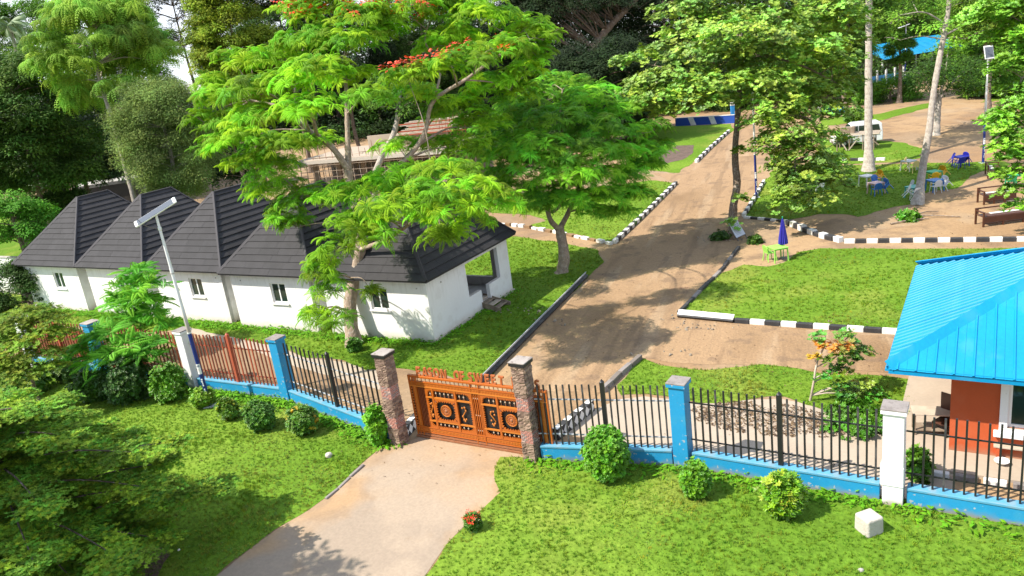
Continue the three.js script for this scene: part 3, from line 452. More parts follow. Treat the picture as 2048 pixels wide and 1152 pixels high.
  part('wall', box(.2, wallH, 3.9, -4.3, wallH / 2, -5.1), M.grey, t); part('wall', box(4.1, wallH, .2, -2.25, wallH / 2, -3.05), M.grey, t);
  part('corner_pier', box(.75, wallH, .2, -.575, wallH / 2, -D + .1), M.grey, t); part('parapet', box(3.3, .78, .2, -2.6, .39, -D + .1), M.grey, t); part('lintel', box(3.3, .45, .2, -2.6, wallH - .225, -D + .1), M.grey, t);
  part('wall', box(27, wallH, .2, -17.9, wallH / 2, -D + .1), M.white, t);
  for (const [u, h, k] of [[-.5, 2.5, 0], [-5.2, 2.5, 0], [-7.0, 2.52, 1], [-11.5, 2.5, 1], [-13.6, 2.5, 2]]) part('pipe_stub', new THREE.CylinderGeometry(.03, .03, .05, 8).rotateX(Math.PI / 2).translate(u, h, -dv[k] + .02), M.grey, t);
  part('pipe_stub', new THREE.CylinderGeometry(.03, .03, .05, 8).rotateZ(Math.PI / 2).translate(.02, 2.45, -1.1), M.grey, t);
  part('plinth', box(.06, .16, 2.9, .03, .06, -1.5), M.stone, t); part('plinth', box(.12, .12, 1.1, .06, .05, -6.6), M.stone, t);
  // plank steps leaning on the porch door
  const st = thing('wooden_steps', 'rough plank steps leading up to the open porch of the white house', 'steps', G(985, 615), -A);
  { const w = .95; for (const s of [-1, 1]) part('side_board', bar(V(-.75, .42, s * w / 2), V(.75, .05, s * w / 2), .26, .05), M.wood, st); for (let i = 0; i < 4; i++) part('tread', rbox(.3, .05, w - .06, .008, -.55 + i * .34, .43 - i * .09, 0), i % 2 ? M.wood : M.woodPale, st); }
  // annex wall that carries on to the left
  const an = thing('annex_wall', 'plain grey white wall running on from the far left end of the house', 'wall', t.position.clone().addScaledVector(V(-Math.cos(A), 0, -Math.sin(A)), 31.6), -A); part('wall', box(9, 2.6, .2, -4.5, 1.3, -2.4), M.white, an); part('coping', box(9, .06, .3, -4.5, 2.63, -2.4), M.grey, an);
}
// ---------------------------------------------------------------- blue roofed orange building on the right
{
  const A = 33 * Math.PI / 180, he = 2.75, o = G(1777, 735, he); o.y = 0; const t = thing('orange_kiosk', 'orange walled building under a bright blue ribbed metal hip roof', 'building', o, -A);
  const Q = (u, h, v) => V(u, h, -v), L = 9.0, Wf = 9.5, s = .47, mid = 4.5, ah = he + s * mid; const R = rng(88);
  const E0 = Q(0, he, 0), E1 = Q(Wf, he, 0), B0 = Q(0, he, L), B1 = Q(Wf, he, L), T0a = Q(mid, ah, mid), T1 = Q(Wf - mid, ah, mid);
  const roof = part('roof', merge([face([E0, E1, B1, B0].map(p => p.clone().setY(he - .12)))]), M.woodPale, t);
  function ribbed(c, pitch, w, name, label) {   // standing ribs on flat sheets, cut to the slope
    const O = c[0], ex = c[1].clone().sub(O).normalize(), n0 = ex.clone().cross(c[2].clone().sub(O)).normalize(), ey = n0.clone().cross(ex), f = c.map(p => { const d = p.clone().sub(O); return [d.dot(ex), d.dot(ey)]; }), X1 = f[1][0];
    for (let x = 0; x < X1; x += w) { const geos = []; const P = (q, h) => O.clone().addScaledVector(ex, q[0]).addScaledVector(ey, q[1]).addScaledVector(n0, h); const lap = .004 + .003 * (Math.round(x / w) % 2);
      const flat = clipConvex([[x + .002, -.06], [x + w - .002, -.06], [x + w - .002, 9], [x + .002, 9]], [[f[0][0], -.06], [f[1][0], -.06], ...f.slice(2)]); if (flat.length < 3) continue; geos.push(face(flat.map(q => P(q, lap))));
      for (let r = x + pitch / 2; r < x + w - .01; r += pitch) { const prof = [[-.034, 0], [-.014, .032], [.014, .032], [.034, 0]]; for (let i = 0; i < 3; i++) { const a = r + prof[i][0], b = r + prof[i + 1][0]; const poly = clipConvex([[a, -.06], [b, -.06], [b, 9], [a, 9]], [[f[0][0], -.06], [f[1][0], -.06], ...f.slice(2)]); if (poly.length < 3) continue; geos.push(face(poly.map(q => P(q, lap + .002 + lerp(prof[i][1], prof[i + 1][1], (q[0] - a) / (b - a)))))); } }
      part(name, merge(geos), M.blueRoof, roof); } }
  ribbed([E0, E1, T1, T0a], .42, .42, 'roof_sheet'); ribbed([B0, E0, T0a], .26, .78, 'roof_sheet'); ribbed([B1, B0, T0a, T1], .2, .8, 'roof_sheet'); ribbed([E1, B1, T1], .2, .8, 'roof_sheet');
  const up = (p, k) => p.clone().add(V(0, k, 0)); for (const [a, b] of [[E0, T0a], [E1, T0a.clone().lerp(T1, 1)], [T0a, T1], [B0, T0a], [B1, T1]]) part('ridge_cap', bar(up(a, .045), up(b, .045), .30, .035), M.blueRoof, roof);
  for (const [a, b] of [[E0, E1], [E0, B0], [B0, B1], [B1, E1]]) part('fascia', bar(up(a, -.075), up(b, -.075), .17, .05), M.blueRoof, roof);
  const wu = 1.39, wv = .95, wl = 7.6, wd = 7; const fs = rectShape(0, -.1, wl, he - .1); rectHole(fs, 1.28, .95, 3.0, 2.45); part('wall', extr(fs, .2).translate(wu, 0, -wv - .2), M.orangeWall, t); part('wall', box(.2, he, wd, wu + .1, he / 2 - .1, -wv - .2 - wd / 2), M.orangeWall, t); part('wall', box(wl, he, .2, wu + wl / 2, he / 2 - .1, -wv - wd), M.orangeWall, t); part('wall', box(.2, he, wd, wu + wl - .1, he / 2 - .1, -wv - .2 - wd / 2), M.orangeWall, t);
  const w = part('window', (() => { const f = rectShape(1.28, .95, 3.0, 2.45); rectHole(f, 1.36, 1.03, 1.79, 2.37); rectHole(f, 1.87, 1.03, 2.4, 2.37); rectHole(f, 2.48, 1.03, 2.92, 2.37); return extr(f, .07); })().translate(wu, 0, -wv - .12), M.frame, t);
  for (const [a, b] of [[1.36, 1.79], [1.87, 2.4], [2.48, 2.92]]) part('pane', box(b - a, 1.34, .01, wu + (a + b) / 2, 1.7, -wv - .1), M.glass, w);
  part('window_surround', (() => { const f = rectShape(1.1, .77, 3.18, 2.6); rectHole(f, 1.28, .95, 3.0, 2.45); return extr(f, .06); })().translate(wu, 0, -wv), M.whitePaint, t); part('sill', rbox(2.3, .14, .16, .012, wu + 2.14, .78, -wv + .08), M.whitePaint, t);
  const slab = thing('paved_apron', 'pale concrete apron around the foot of the orange building', null, o, -A); slab.userData.kind = 'structure'; part('slab', box(10.5, .1, 9.5, 5.3, .03, -4.6), M.concrete, slab); for (let i = 0; i < 9; i++) part('edge_stone', rbox(.5, .16, .16, .02, .6 + i * .62, .06, .35), i % 2 ? M.kerbWhite : M.capStone, slab);
  const bench = thing('wooden_bench', 'small red brown wooden bench by the orange wall, behind the black fence', 'bench', G(2040, 925), -A); part('seat', rbox(1.2, .05, .32, .01, 0, .44, 0), M.woodPale, bench); for (const x of [-.5, .5]) part('leg', box(.07, .42, .28, x, .21, 0), M.orangeWall, bench);
  const tb = thing('wooden_table', 'thin legged wooden table standing by the corner of the orange building', 'table', G(1862, 868), -A + .2); part('tabletop', rbox(1.0, .04, .55, .008, 0, .72, 0), M.woodPale, tb); for (const x of [-.44, .44]) for (const z of [-.22, .22]) part('leg', box(.045, .7, .045, x, .35, z), M.wood, tb); part('shelf', box(.9, .03, .45, 0, .22, 0), M.wood, tb);
  const ch = thing('wooden_chair', 'dark wooden high backed chair at the corner of the orange building', 'chair', G(1886, 872), -A - .5); part('seat', rbox(.42, .05, .42, .01, 0, .45, 0), M.woodDark, ch); part('backrest', rbox(.42, .75, .04, .01, 0, .85, -.2), M.woodDark, ch); for (const x of [-.18, .18]) for (const z of [-.18, .18]) part('leg', box(.045, .44, .045, x, .22, z), M.woodDark, ch);
  const bowl = thing('bowl', 'white bowl lying on the concrete by the orange wall', 'bowl', G(2003, 934).setY(.09), 0); part('body', new THREE.LatheGeometry([[.001, 0], [.09, .01], [.16, .08], [.175, .1], [.165, .1], [.09, .025], [.001, .015]].map(([x, y]) => new THREE.Vector2(x, y)), 20), M.kerbWhite, bowl);
  part('rim', new THREE.TorusGeometry(.17, .008, 5, 20).rotateX(Math.PI / 2).translate(0, .1, 0), M.frame, bowl);
}
// ---------------------------------------------------------------- building site seen between the flame tree's limbs
{
  const c = at(770, 330, 76); c.y = 0; const t = thing('building_site', 'unfinished concrete building with bamboo props, half hidden behind the flame tree', 'building', c, -.42); const R = rng(99);
  part('floor_slab', rbox(19, .45, 9, .03, 0, 3.55, -3), M.concrete, t); part('slab_edge', box(19.1, .30, .1, 0, 3.55, 1.56), M.stone, t); for (let i = 0; i < 9; i++) part('plank', rbox(2.5 + R() * 2, .06, .25, .01, -8 + i * 1.9 + R(), 3.81, -2 + R() * 3), i % 2 ? M.wood : M.woodPale, t); for (let i = 0; i < 24; i++) part('steel_rod', rod(V(-9 + i * .78, 3.7, 1.1), V(-9 + i * .78 + (R() - .5) * .2, 4.5 + R() * .7, 1.1), .022, .022, 5), M.rust, t); part('back_wall', box(19, 3.3, .25, 0, 1.65, -4.5), M.concrete, t); part('low_wall', box(17, 1.1, .25, -1, .55, .2), M.concrete, t);
  for (let i = 0; i < 7; i++) part('column', box(.42, 3.3, .42, -8.6 + i * 2.9, 1.65, -.6), i === 5 ? M.greyDark : M.concrete, t);
  for (let i = 0; i < 54; i++) { const x = -9.2 + (i % 27) * .7 + R() * .2, z = i < 27 ? 1.2 : -1.6; part('bamboo_prop', rod(V(x, 0, z + R() * .3), V(x + (R() - .5) * .3, 3.33, z), .045, .04, 5), M.woodPale, t); }
  for (let i = 0; i < 5; i++) part('scaffold_rail', rod(V(-9, .8 + i * .6, 1.5), V(9, .8 + i * .6, 1.55), .035, .035, 5), M.wood, t);
  const up = part('upper_wall', box(9, 1.5, .25, 1.5, 4.5, -2.5), M.concrete, t); for (let i = 0; i < 12; i++) part('plank', box(6 + R() * 2, .06, .22, 4.2 + R(), 5.1 + i * .1, -1.4 - i * .16), i % 3 ? M.woodPale : M.rustBright, t); for (let i = 0; i < 10; i++) part('steel_rod', rod(V(6 + i * .3, 3.7, -1), V(6 + i * .3 + R() * .2, 6.4 + R() * .6, -1), .02, .02, 5), M.rust, t);
}
// ---------------------------------------------------------------- far blue roofed shed, blue walls and boards
{
  const a = G(1752, 138), e = G(1925, 112); const dep = 112; const p0 = at(1750, 128, dep), p1 = at(1910, 108, dep + 6); p0.y = p1.y = 0; const L = p0.distanceTo(p1), t = thing('blue_shed', 'distant shed with bright blue roof and dark open front, beyond the sandy yard', 'building', p0, turnOf(p0, p1));
  const base = at(1750, 131, dep).y, y = base < 0 ? 0 : base; const n = 10; for (let i = 0; i < n; i++) part('roof_sheet', face([V(i * L / n + .02, 3.4, 1.6), V((i + 1) * L / n - .02, 3.4, 1.6), V((i + 1) * L / n - .02, 5.3, -3), V(i * L / n + .02, 5.3, -3)]), M.blueRoof, t); part('back_wall', box(L, 3.4, .2, L / 2, 1.7, -3), M.greyDark, t); for (let i = 0; i <= 5; i++) part('post', box(.18, 3.4, .18, i * L / 5, 1.7, 1.3), M.kerbWhite, t); part('plinth', box(L, .9, .2, L / 2, .45, 1.2), M.royal, t);
  const f0 = at(1735, 150, 104), f1 = at(1806, 134, 106); f0.y = f1.y = 0; const fl = thing('blue_railing', 'blue boarded railing on white posts in front of the distant shed', 'fence', f0, turnOf(f0, f1)), FL = f0.distanceTo(f1); part('board', box(FL, .75, .08, FL / 2, 1.5, 0), M.blueSheet, fl); for (let i = 0; i < 5; i++) part('post', box(.2, 2.6, .2, i * FL / 4, 1.3, .12), M.kerbWhite, fl);
  const w0 = G(1352, 252), w1 = G(1470, 246), w = thing('blue_wall', 'low royal blue wall with white diagonal stripes at the end of the far lawn', 'wall', w0, turnOf(w0, w1)), WL = w0.distanceTo(w1); part('wall_body', box(WL, .95, .25, WL / 2, .47, 0), M.royal, w); part('wall_top', box(WL, .05, .3, WL / 2, .97, 0), M.kerbWhite, w);
  for (const x of [.27, .62]) { const s = new THREE.Shape(); s.moveTo(WL * x, .02); s.lineTo(WL * x + .7, .02); s.lineTo(WL * x + .35, .94); s.lineTo(WL * x - .35, .94); s.closePath(); part('stripe', extr(s, .012).translate(0, 0, .126), M.kerbWhite, w); }
  const b0 = G(1638, 229), b1 = G(1690, 225), bd = thing('blue_board', 'long bright blue board standing low beside the distant track', 'wall', b0, turnOf(b0, b1)), BL = b0.distanceTo(b1); part('board', box(BL, .62, .12, BL / 2, .34, 0), M.blueSheet, bd); part('end_post', box(.35, .85, .35, 0, .42, 0), M.kerbWhite, bd);
  const sp = thing('blue_post', 'blue and white post standing at the corner of the distant lawn', 'post', G(1466, 242), 0); part('shaft', box(.4, 2.6, .4, 0, 1.3, 0), M.blueSheet, sp); part('panel', box(.45, .7, .45, 0, 2.2, 0), M.kerbWhite, sp);
  // dark hut at the left, behind the house
  const hc = at(135, 378, 72); hc.y = 0; const h = thing('dark_hut', 'dark hut with low black roof under the trees behind the house', 'hut', hc, .35); part('wall', box(9, 2.2, 6, 0, 1.1, 0), M.greyDark, h); part('roof', (() => { const g = new THREE.ConeGeometry(7.2, 2.6, 4, 1).rotateY(Math.PI / 4).scale(1, 1, .75).translate(0, 3.4, 0); return muv(g); })(), M.ridge, h);
  const gw = at(232, 355, 78); gw.y = 0; const g = thing('grey_outbuilding', 'weathered grey blockwork outbuilding beside the slender leaning trunk', 'building', gw, .15); part('wall', box(7, 4.2, 4, 0, 2.1, 0), M.greyDark, g); part('parapet', box(7.2, .3, 4.2, 0, 4.3, 0), M.grey, g);
  const sr = at(398, 190, 150); const rr = thing('distant_house', 'pale roof of a distant house showing through the gap in the trees', 'house', V(sr.x, 0, sr.z), 0); const top = sr.y; part('wall', box(7, top + .6, 6, 0, (top + .6) / 2, 0), M.stone, rr); part('roof', muv(new THREE.ConeGeometry(6, 2.4, 4, 1).rotateY(Math.PI / 4).translate(0, top + 1.8, 0)), M.grey, rr);
}
// ---------------------------------------------------------------- solar street lamps
function printedLabel() { const c = document.createElement('canvas'); c.width = 64; c.height = 128; const x = c.getContext('2d'); x.fillStyle = '#e8e6e4'; x.fillRect(0, 0, 64, 128); x.fillStyle = '#8a8d99'; x.fillRect(8, 14, 46, 26); x.fillStyle = '#b9a7a4'; x.fillRect(10, 58, 30, 8); x.fillRect(10, 76, 40, 6); x.fillRect(10, 92, 34, 6); const t = new THREE.CanvasTexture(c); t.colorSpace = THREE.SRGBColorSpace; return t; }
const labelMat = mat(null, .6, { map: printedLabel() });
function lamp(label, pos, h, head, lean = 0) {
  const t = thing('street_lamp', label, 'street lamp', pos, 0, 'solar street lamps on white and blue poles'); t.rotation.z = lean; const blueH = h * .40;
  part('base_plate', box(.4, .03, .4, 0, .02, 0), M.steel, t); part('lower_pole', new THREE.CylinderGeometry(.075, .085, blueH, 14).translate(0, blueH / 2, 0), M.royalPole, t); part('collar', new THREE.CylinderGeometry(.085, .085, .05, 14).translate(0, blueH, 0), M.steel, t);
  part('upper_pole', new THREE.CylinderGeometry(.045, .072, h - blueH, 14).translate(0, (h + blueH) / 2, 0), M.whitePaint, t); part('collar', new THREE.CylinderGeometry(.066, .07, .22, 14).translate(0, h * .72, 0), M.whitePaint, t); part('collar', new THREE.CylinderGeometry(.07, .07, .1, 14).translate(0, h * .93, 0), M.steel, t);
  part('label', new THREE.CylinderGeometry(.086, .088, .42, 14, 1, true, -1.0, 2.0).translate(0, blueH * .52, 0), labelMat, t);
  { const l = []; for (let i = 0; i < 9; i++) if (i !== 4) l.push(box(.03 + .035 * hash2(i, 1, 4), .05 + .03 * hash2(i, 2, 4), .01, (hash2(i, 3, 4) - .5) * .03, blueH * .46 - i * .085 - .25, .083)); part('lettering', merge(l), M.frame, t, { kind: 'stuff' }); }
  const hd = part('lamp_head', rbox(head.L, .07, head.w, .03, 0, 0, 0), M.frame, t, { pos: V(head.x, h + .08, head.z), rot: head.rot }); hd.rotation.order = 'ZYX'; part('solar_panel', box(head.L * .86, .012, head.w * .78, 0, .04, 0), M.panel, hd); for (let i = 0; i < 4; i++) part('led_strip', box(head.L * .35, .012, .02, -head.L * .2, -.04, -.06 + i * .04), M.kerbWhite, hd);
  part('bracket', bar(V(0, h - .05, 0), V(head.x * .3, h + .08, head.z * .3), .06), M.steel, t); return t;
}
M.royalPole = mat([.008, .022, .16], .45);
{ const p = G(420, 812); const ang = 50 * Math.PI / 180;
  const t = lamp('tall solar street lamp with a long slanting panel, beside the white fence pillar', p, 7.75, { L: 1.75, w: .25, x: .05, z: .1, rot: [.95, .12, .40] }, .012);
  part('cable', limb([V(-.55, 7.7, .3), V(-.45, 7.45, .2), V(-.2, 7.28, .08), V(-.03, 7.2, .05)], .012, .012, 5), M.greyDark, t); }
lamp('solar street lamp with a square panel at the edge of the far lawn', G(1966, 326), 7.35, { L: .62, w: .9, x: 0, z: .05, rot: [1.3, 0, 0] });
lamp('solar street lamp half hidden in the round leaved tree', G(1513, 395), 7.4, { L: 1.4, w: .34, x: .2, z: 0, rot: [.2, .6, -.3] });
{ const p = at(1811, 110, 105); lamp('small far street lamp in front of the blue shed', V(p.x, 0, p.z), Math.max(4, at(1812, 52, 105).y), { L: 1.6, w: .4, x: -.3, z: 0, rot: [0, .2, .2] }); }

// ---------------------------------------------------------------- plastic chairs and tables
const plasticMats = {}; const PM = (n, c) => plasticMats[n] || (plasticMats[n] = mat(c, .38));
const COL = { yellow: [.72, .40, .02], white: [.78, .77, .76], pink: [.62, .40, .40], blue: [.03, .16, .48], navy: [.02, .025, .30], green: [.02, .36, .16], teal: [.06, .38, .32], lime: [.30, .62, .10], cream: [.74, .58, .24], grey: [.50, .52, .54] };
const chairG = (() => {
  const seat = (() => { const g = new RoundedBoxGeometry(.46, .03, .44, 2, .014); const p = g.attributes.position; for (let i = 0; i < p.count; i++) p.setY(i, p.getY(i) - .012 * (1 - Math.pow(p.getX(i) / .23, 2))); return muv(g.translate(0, .43, 0)); })();
  const back = (() => { const s = new THREE.Shape(); s.moveTo(-.2, 0); s.lineTo(.2, 0); s.lineTo(.225, .26); s.quadraticCurveTo(.2, .42, 0, .43); s.quadraticCurveTo(-.2, .42, -.225, .26); s.closePath(); for (const x of [-.12, -.04, .04, .12]) rectHole(s, x - .012, .06, x + .012, .30); const g = extr(s, .022, .004); g.rotateX(-.22); g.translate(0, .43, -.215); return g; })();
  const leg = (x, z) => bar(V(x * .21, .43, z * .19), V(x * .245, 0, z * .25), .042, .03);
  const arm = x => merge([bar(V(x * .225, .64, -.22), V(x * .245, .645, .16), .035, .028), bar(V(x * .245, .645, .16), V(x * .235, .42, .19), .03, .035)]);
  return { seat, back, legs: [[1, 1], [-1, 1], [1, -1], [-1, -1]].map(a => leg(...a)), arms: [1, -1].map(arm) };
})();
function chair(c, label, pos, turn, tilt = 0) { const m = PM(c, COL[c]), t = thing('plastic_chair', label, 'chair', pos, turn, 'plastic garden chairs'); const holder = t; for (const [n, g] of [['seat', chairG.seat], ['backrest', chairG.back], ...chairG.legs.map(g => ['leg', g]), ...chairG.arms.map(g => ['armrest', g])]) part(n, g, m, holder);
  if (tilt) { t.rotation.order = 'YXZ'; t.rotation.x = tilt; t.position.y = Math.sin(Math.abs(tilt)) * .2; } return t; }
const tableG = (() => { const top = rbox(.78, .035, .78, .016, 0, .71, 0), apron = merge([box(.68, .06, .02, 0, .665, .34), box(.68, .06, .02, 0, .665, -.34), box(.02, .06, .68, .34, .665, 0), box(.02, .06, .68, -.34, .665, 0)]); return { top, apron, legs: [[1, 1], [-1, 1], [1, -1], [-1, -1]].map(([x, z]) => bar(V(x * .33, .69, z * .33), V(x * .37, 0, z * .37), .055, .055)) }; })();
function table(c, label, pos, turn) { const m = PM(c, COL[c]), t = thing('plastic_table', label, 'table', pos, turn, 'square plastic garden tables'); part('tabletop', tableG.top, m, t); part('apron', tableG.apron, m, t); for (const g of tableG.legs) part('leg', g, m, t); return t; }
const Pi = Math.PI;
table('white', 'pale table touching the yellow chair at the foot of the tall grey trunk', G(1734, 372), .3); chair('yellow', 'upright yellow chair at the foot of the tall grey trunk', G(1745, 371), Pi + .2); chair('yellow', 'yellow chair tipped against the pale table near the tall grey trunk', G(1764, 366), -1.2, .62);
table('pink', 'pale pink table with a blue chair pushed under its near side', G(1752, 387), .2); chair('blue', 'blue chair pushed under the pale pink table', G(1753, 391), Pi); chair('blue', 'blue chair tipped against the pale pink table', G(1776, 385), -1.3, .62); chair('blue', 'dark blue chair back behind the pale pink table', G(1753, 376), .1);
table('green', 'green table with a yellow chair on its near side', G(1867, 364), .15); chair('yellow', 'upright yellow chair at the green table', G(1867, 369), Pi - .1); chair('yellow', 'yellow chair tipped on its side right of the green table', G(1890, 358), -1.2, .7);
table('blue', 'blue table with a white chair on its near side', G(1869, 382), .1); chair('white', 'upright white chair at the blue table', G(1871, 386), Pi + .1); chair('white', 'white chair tipped against the blue table', G(1894, 380), -1.2, .66);
table('grey', 'small grey table beside the cream chair, farther out on the lawn', G(1817, 341), .4); chair('cream', 'cream yellow chair at the small grey table', G(1828, 345), Pi); chair('cream', 'cream yellow chair tipped over left of the small grey table', G(1803, 342), 1.3, .7);
table('teal', 'green topped table just left of the slanting grey trunk', G(1828, 396), .2); chair('white', 'white chair beside the slanting grey trunk', G(1831, 402), Pi); chair('white', 'white chair tipped against the green topped table by the slanting trunk', G(1812, 401), 1.2, .62); chair('grey', 'grey chair tipped behind the green topped table', G(1818, 392), 1.4, .6);
table('navy', 'dark blue table on the lawn near the far lamp post', G(1921, 333), .2); chair('navy', 'upright dark blue chair at the dark blue table', G(1919, 338), Pi); chair('navy', 'dark blue chair tipped left of the dark blue table', G(1901, 334), 1.3, .62); chair('navy', 'dark blue chair behind the dark blue table', G(1933, 331), -1.2, .5);
chair('green', 'green chair under the leafy branches at the right edge', G(2021, 376), Pi - .2); table('green', 'green table half hidden by the branches at the right edge', G(2030, 372), .1);
chair('white', 'pale chair seen through the lower leaves of the round leaved tree', G(1640, 386), 2.6);
chair('lime', 'lime green chair beside the closed blue parasol', G(1540, 521), Pi / 2 + .2); table('lime', 'lime green table next to the closed blue parasol', G(1556, 521), .15);
{ const t = thing('parasol', 'closed dark blue parasol standing behind the lime green table', 'parasol', G(1567, 517)); const R = rng(5), N = 16, pts = []; const pos = [], idx = []; const rows = 9; for (let j = 0; j <= rows; j++) { const y = lerp(.78, 2.08, j / rows), r = .03 + .23 * Math.pow(1 - j / rows, .8) * (j === 0 ? .92 : 1); for (let k = 0; k <= N * 2; k++) { const a = k / (N * 2) * Pi * 2, rr = r * (k % 2 ? .72 : 1) * (1 + .12 * (hash2(k % (N * 2), 2, 3) - .5)); pos.push(Math.cos(a) * rr, y, Math.sin(a) * rr); } } const w = N * 2 + 1; for (let j = 0; j < rows; j++) for (let k = 0; k < N * 2; k++) { const a = j * w + k; idx.push(a, a + w, a + 1, a + 1, a + w, a + w + 1); } const g = new THREE.BufferGeometry(); g.setAttribute('position', new THREE.Float32BufferAttribute(pos, 3)); g.setIndex(idx); part('canopy', muv(g), mat([.035, .03, .34], .75), t); part('pole', new THREE.CylinderGeometry(.022, .022, 2.15, 8).translate(0, 1.08, 0), PM('green', COL.green), t); part('finial', new THREE.SphereGeometry(.03, 8, 6).translate(0, 2.15, 0), PM('green', COL.green), t); part('foot', new THREE.CylinderGeometry(.18, .2, .06, 14).translate(0, .03, 0), M.greyDark, t); }
// ---------------------------------------------------------------- wooden benches, trestle, van, board, stones
function longBench(label, pos, turn, L, back) { const t = thing('wooden_bench', label, 'bench', pos, turn); part('front_board', rbox(L, .30, .05, .008, 0, .36, .36), M.woodDark, t); part('seat', rbox(L - .06, .04, .62, .008, 0, .52, .02), M.woodDark, t); part('seat_pad', rbox(L * .72, .035, .22, .01, L * .06, .56, -.12), M.kerbWhite, t); part('back_rail', rbox(L, .07, .06, .01, 0, .82, -.36), M.woodDark, t); part('lower_rail', rbox(L, .05, .05, .01, 0, .16, .34), M.woodDark, t);
  for (const x of [-1, -.34, .34, 1]) part('leg', box(.08, .52, .08, x * (L / 2 - .05), .26, .34), M.woodDark, t); for (const x of [-1, 1]) { part('leg', box(.08, .84, .08, x * (L / 2 - .05), .42, -.36), M.woodDark, t); part('armrest', box(.09, .05, .72, x * (L / 2 - .05), .74, 0), M.woodDark, t); part('leg', box(.07, .24, .07, x * (L / 2 - .05), .62, .34), M.woodDark, t); }
  for (let i = 0; i < back; i++) part('back_slat', box(.05, .28, .03, lerp(-L / 2 + .15, L / 2 - .15, i / (back - 1)), .68, -.36), M.woodDark, t); return t; }
longBench('long dark brown wooden bench with pale seat pad, nearest of the benches', G(2018, 444), -.04, 3.1, 2); longBench('shorter dark brown wooden bench behind the long one', G(1992, 404), -.1, 1.75, 2); longBench('reddish wooden bench turned sideways under the leafy branches', G(1986, 352), 1.1, 1.6, 2);
{ const t = thing('wood_stump', 'small dark stump on the dirt beside the shorter bench', 'stump', G(2022, 412)); part('body', new THREE.CylinderGeometry(.16, .2, .3, 9).translate(0, .15, 0), M.barkDark, t); part('knot', new THREE.SphereGeometry(.1, 7, 5).translate(.18, .12, .05), M.barkDark, t); }
{ const a = G(1672, 300), b = G(1755, 296), t = thing('wooden_trestle', 'rough timber trestle platform standing in front of the white van', 'platform', a, turnOf(a, b)), L = a.distanceTo(b); for (let i = 0; i < 6; i++) part('plank', box(L + .4, .06, .28, L / 2, 1.32, -.85 + i * .32), i % 2 ? M.woodPale : M.wood, t);
  for (const x of [.2, L * .36, L * .68, L - .2]) for (const z of [-.8, .8]) part('post', rod(V(x, 0, z), V(x, 1.3, z), .06, .05, 6), M.wood, t); for (const [x0, x1] of [[.3, L * .30], [L * .62, L * .34]]) part('brace', bar(V(x0, 1.25, .9), V(x1, .08, .9), .09), M.woodPale, t); part('brace', bar(V(L * .75, 1.2, .9), V(L + .2, .4, .9), .08), M.wood, t); part('crate', rbox(1.1, .5, .7, .02, .9, 1.6, -.3), M.wood, t); }
{ const a = G(1664, 294), b = G(1746, 286), t = thing('parked_van', 'white minivan parked behind the timber trestle', 'van', a, turnOf(a, b)); const white = mat([.75, .76, .78], .3, { clearcoat: .6, clearcoatRoughness: .1 });
  const s = new THREE.Shape(); [[0, .42], [0, .82], [.18, .98], [.85, 1.12], [1.45, 1.74], [1.7, 1.86], [3.65, 1.86], [3.82, 1.70], [3.9, .9], [3.88, .36], [3.55, .34]].forEach(([x, y], i) => i ? s.lineTo(x, y) : s.moveTo(x, y)); s.absarc(3.1, .34, .34, 0, Pi, false); s.lineTo(1.2, .34); s.absarc(.84, .34, .34, 0, Pi, false); s.lineTo(.05, .34); s.closePath();
  part('body', extr(s, 1.42, .05).translate(0, 0, -.71), white, t); const sideWin = pts => { const q = new THREE.Shape(); pts.forEach(([x, y], i) => i ? q.lineTo(x, y) : q.moveTo(x, y)); q.closePath(); return q; };
  for (const z of [.765, -.785]) { part('side_window', extr(sideWin([[1.15, 1.15], [1.55, 1.68], [1.95, 1.7], [1.95, 1.15]]), .02).translate(0, 0, z), M.glass, t); part('side_window', extr(sideWin([[2.02, 1.15], [2.02, 1.7], [2.78, 1.7], [2.78, 1.15]]), .02).translate(0, 0, z), M.glass, t); part('side_window', extr(sideWin([[2.85, 1.15], [2.85, 1.7], [3.6, 1.7], [3.72, 1.15]]), .02).translate(0, 0, z), M.glass, t); part('trim_line', box(3.2, .03, .02, 2.1, .85, z + .01), M.greyDark, t); }
  part('windscreen', face([V(.80, 1.165, .62), V(.80, 1.165, -.62), V(1.40, 1.80, -.6), V(1.40, 1.80, .6)]), M.glass, t); part('bumper', rbox(.16, .2, 1.5, .04, -.02, .5, 0), M.greyDark, t); for (const z of [-.52, .52]) part('headlight', rbox(.06, .16, .3, .03, .02, .84, z), M.steel, t); part('number_plate', box(.02, .11, .45, -.11, .5, 0), M.kerbWhite, t);
  for (const [x, z] of [[.84, .66], [.84, -.66], [3.1, .66], [3.1, -.66]]) { const w = part('wheel', new THREE.CylinderGeometry(.29, .29, .2, 20).rotateX(Pi / 2), M.black, t, { pos: V(x, .29, z) }); part('rim', new THREE.CylinderGeometry(.17, .17, .21, 14).rotateX(Pi / 2), M.steel, w); }
  for (const z of [-.84, .84]) part('mirror', rbox(.09, .14, .12, .02, 1.12, 1.22, z), M.greyDark, t); }
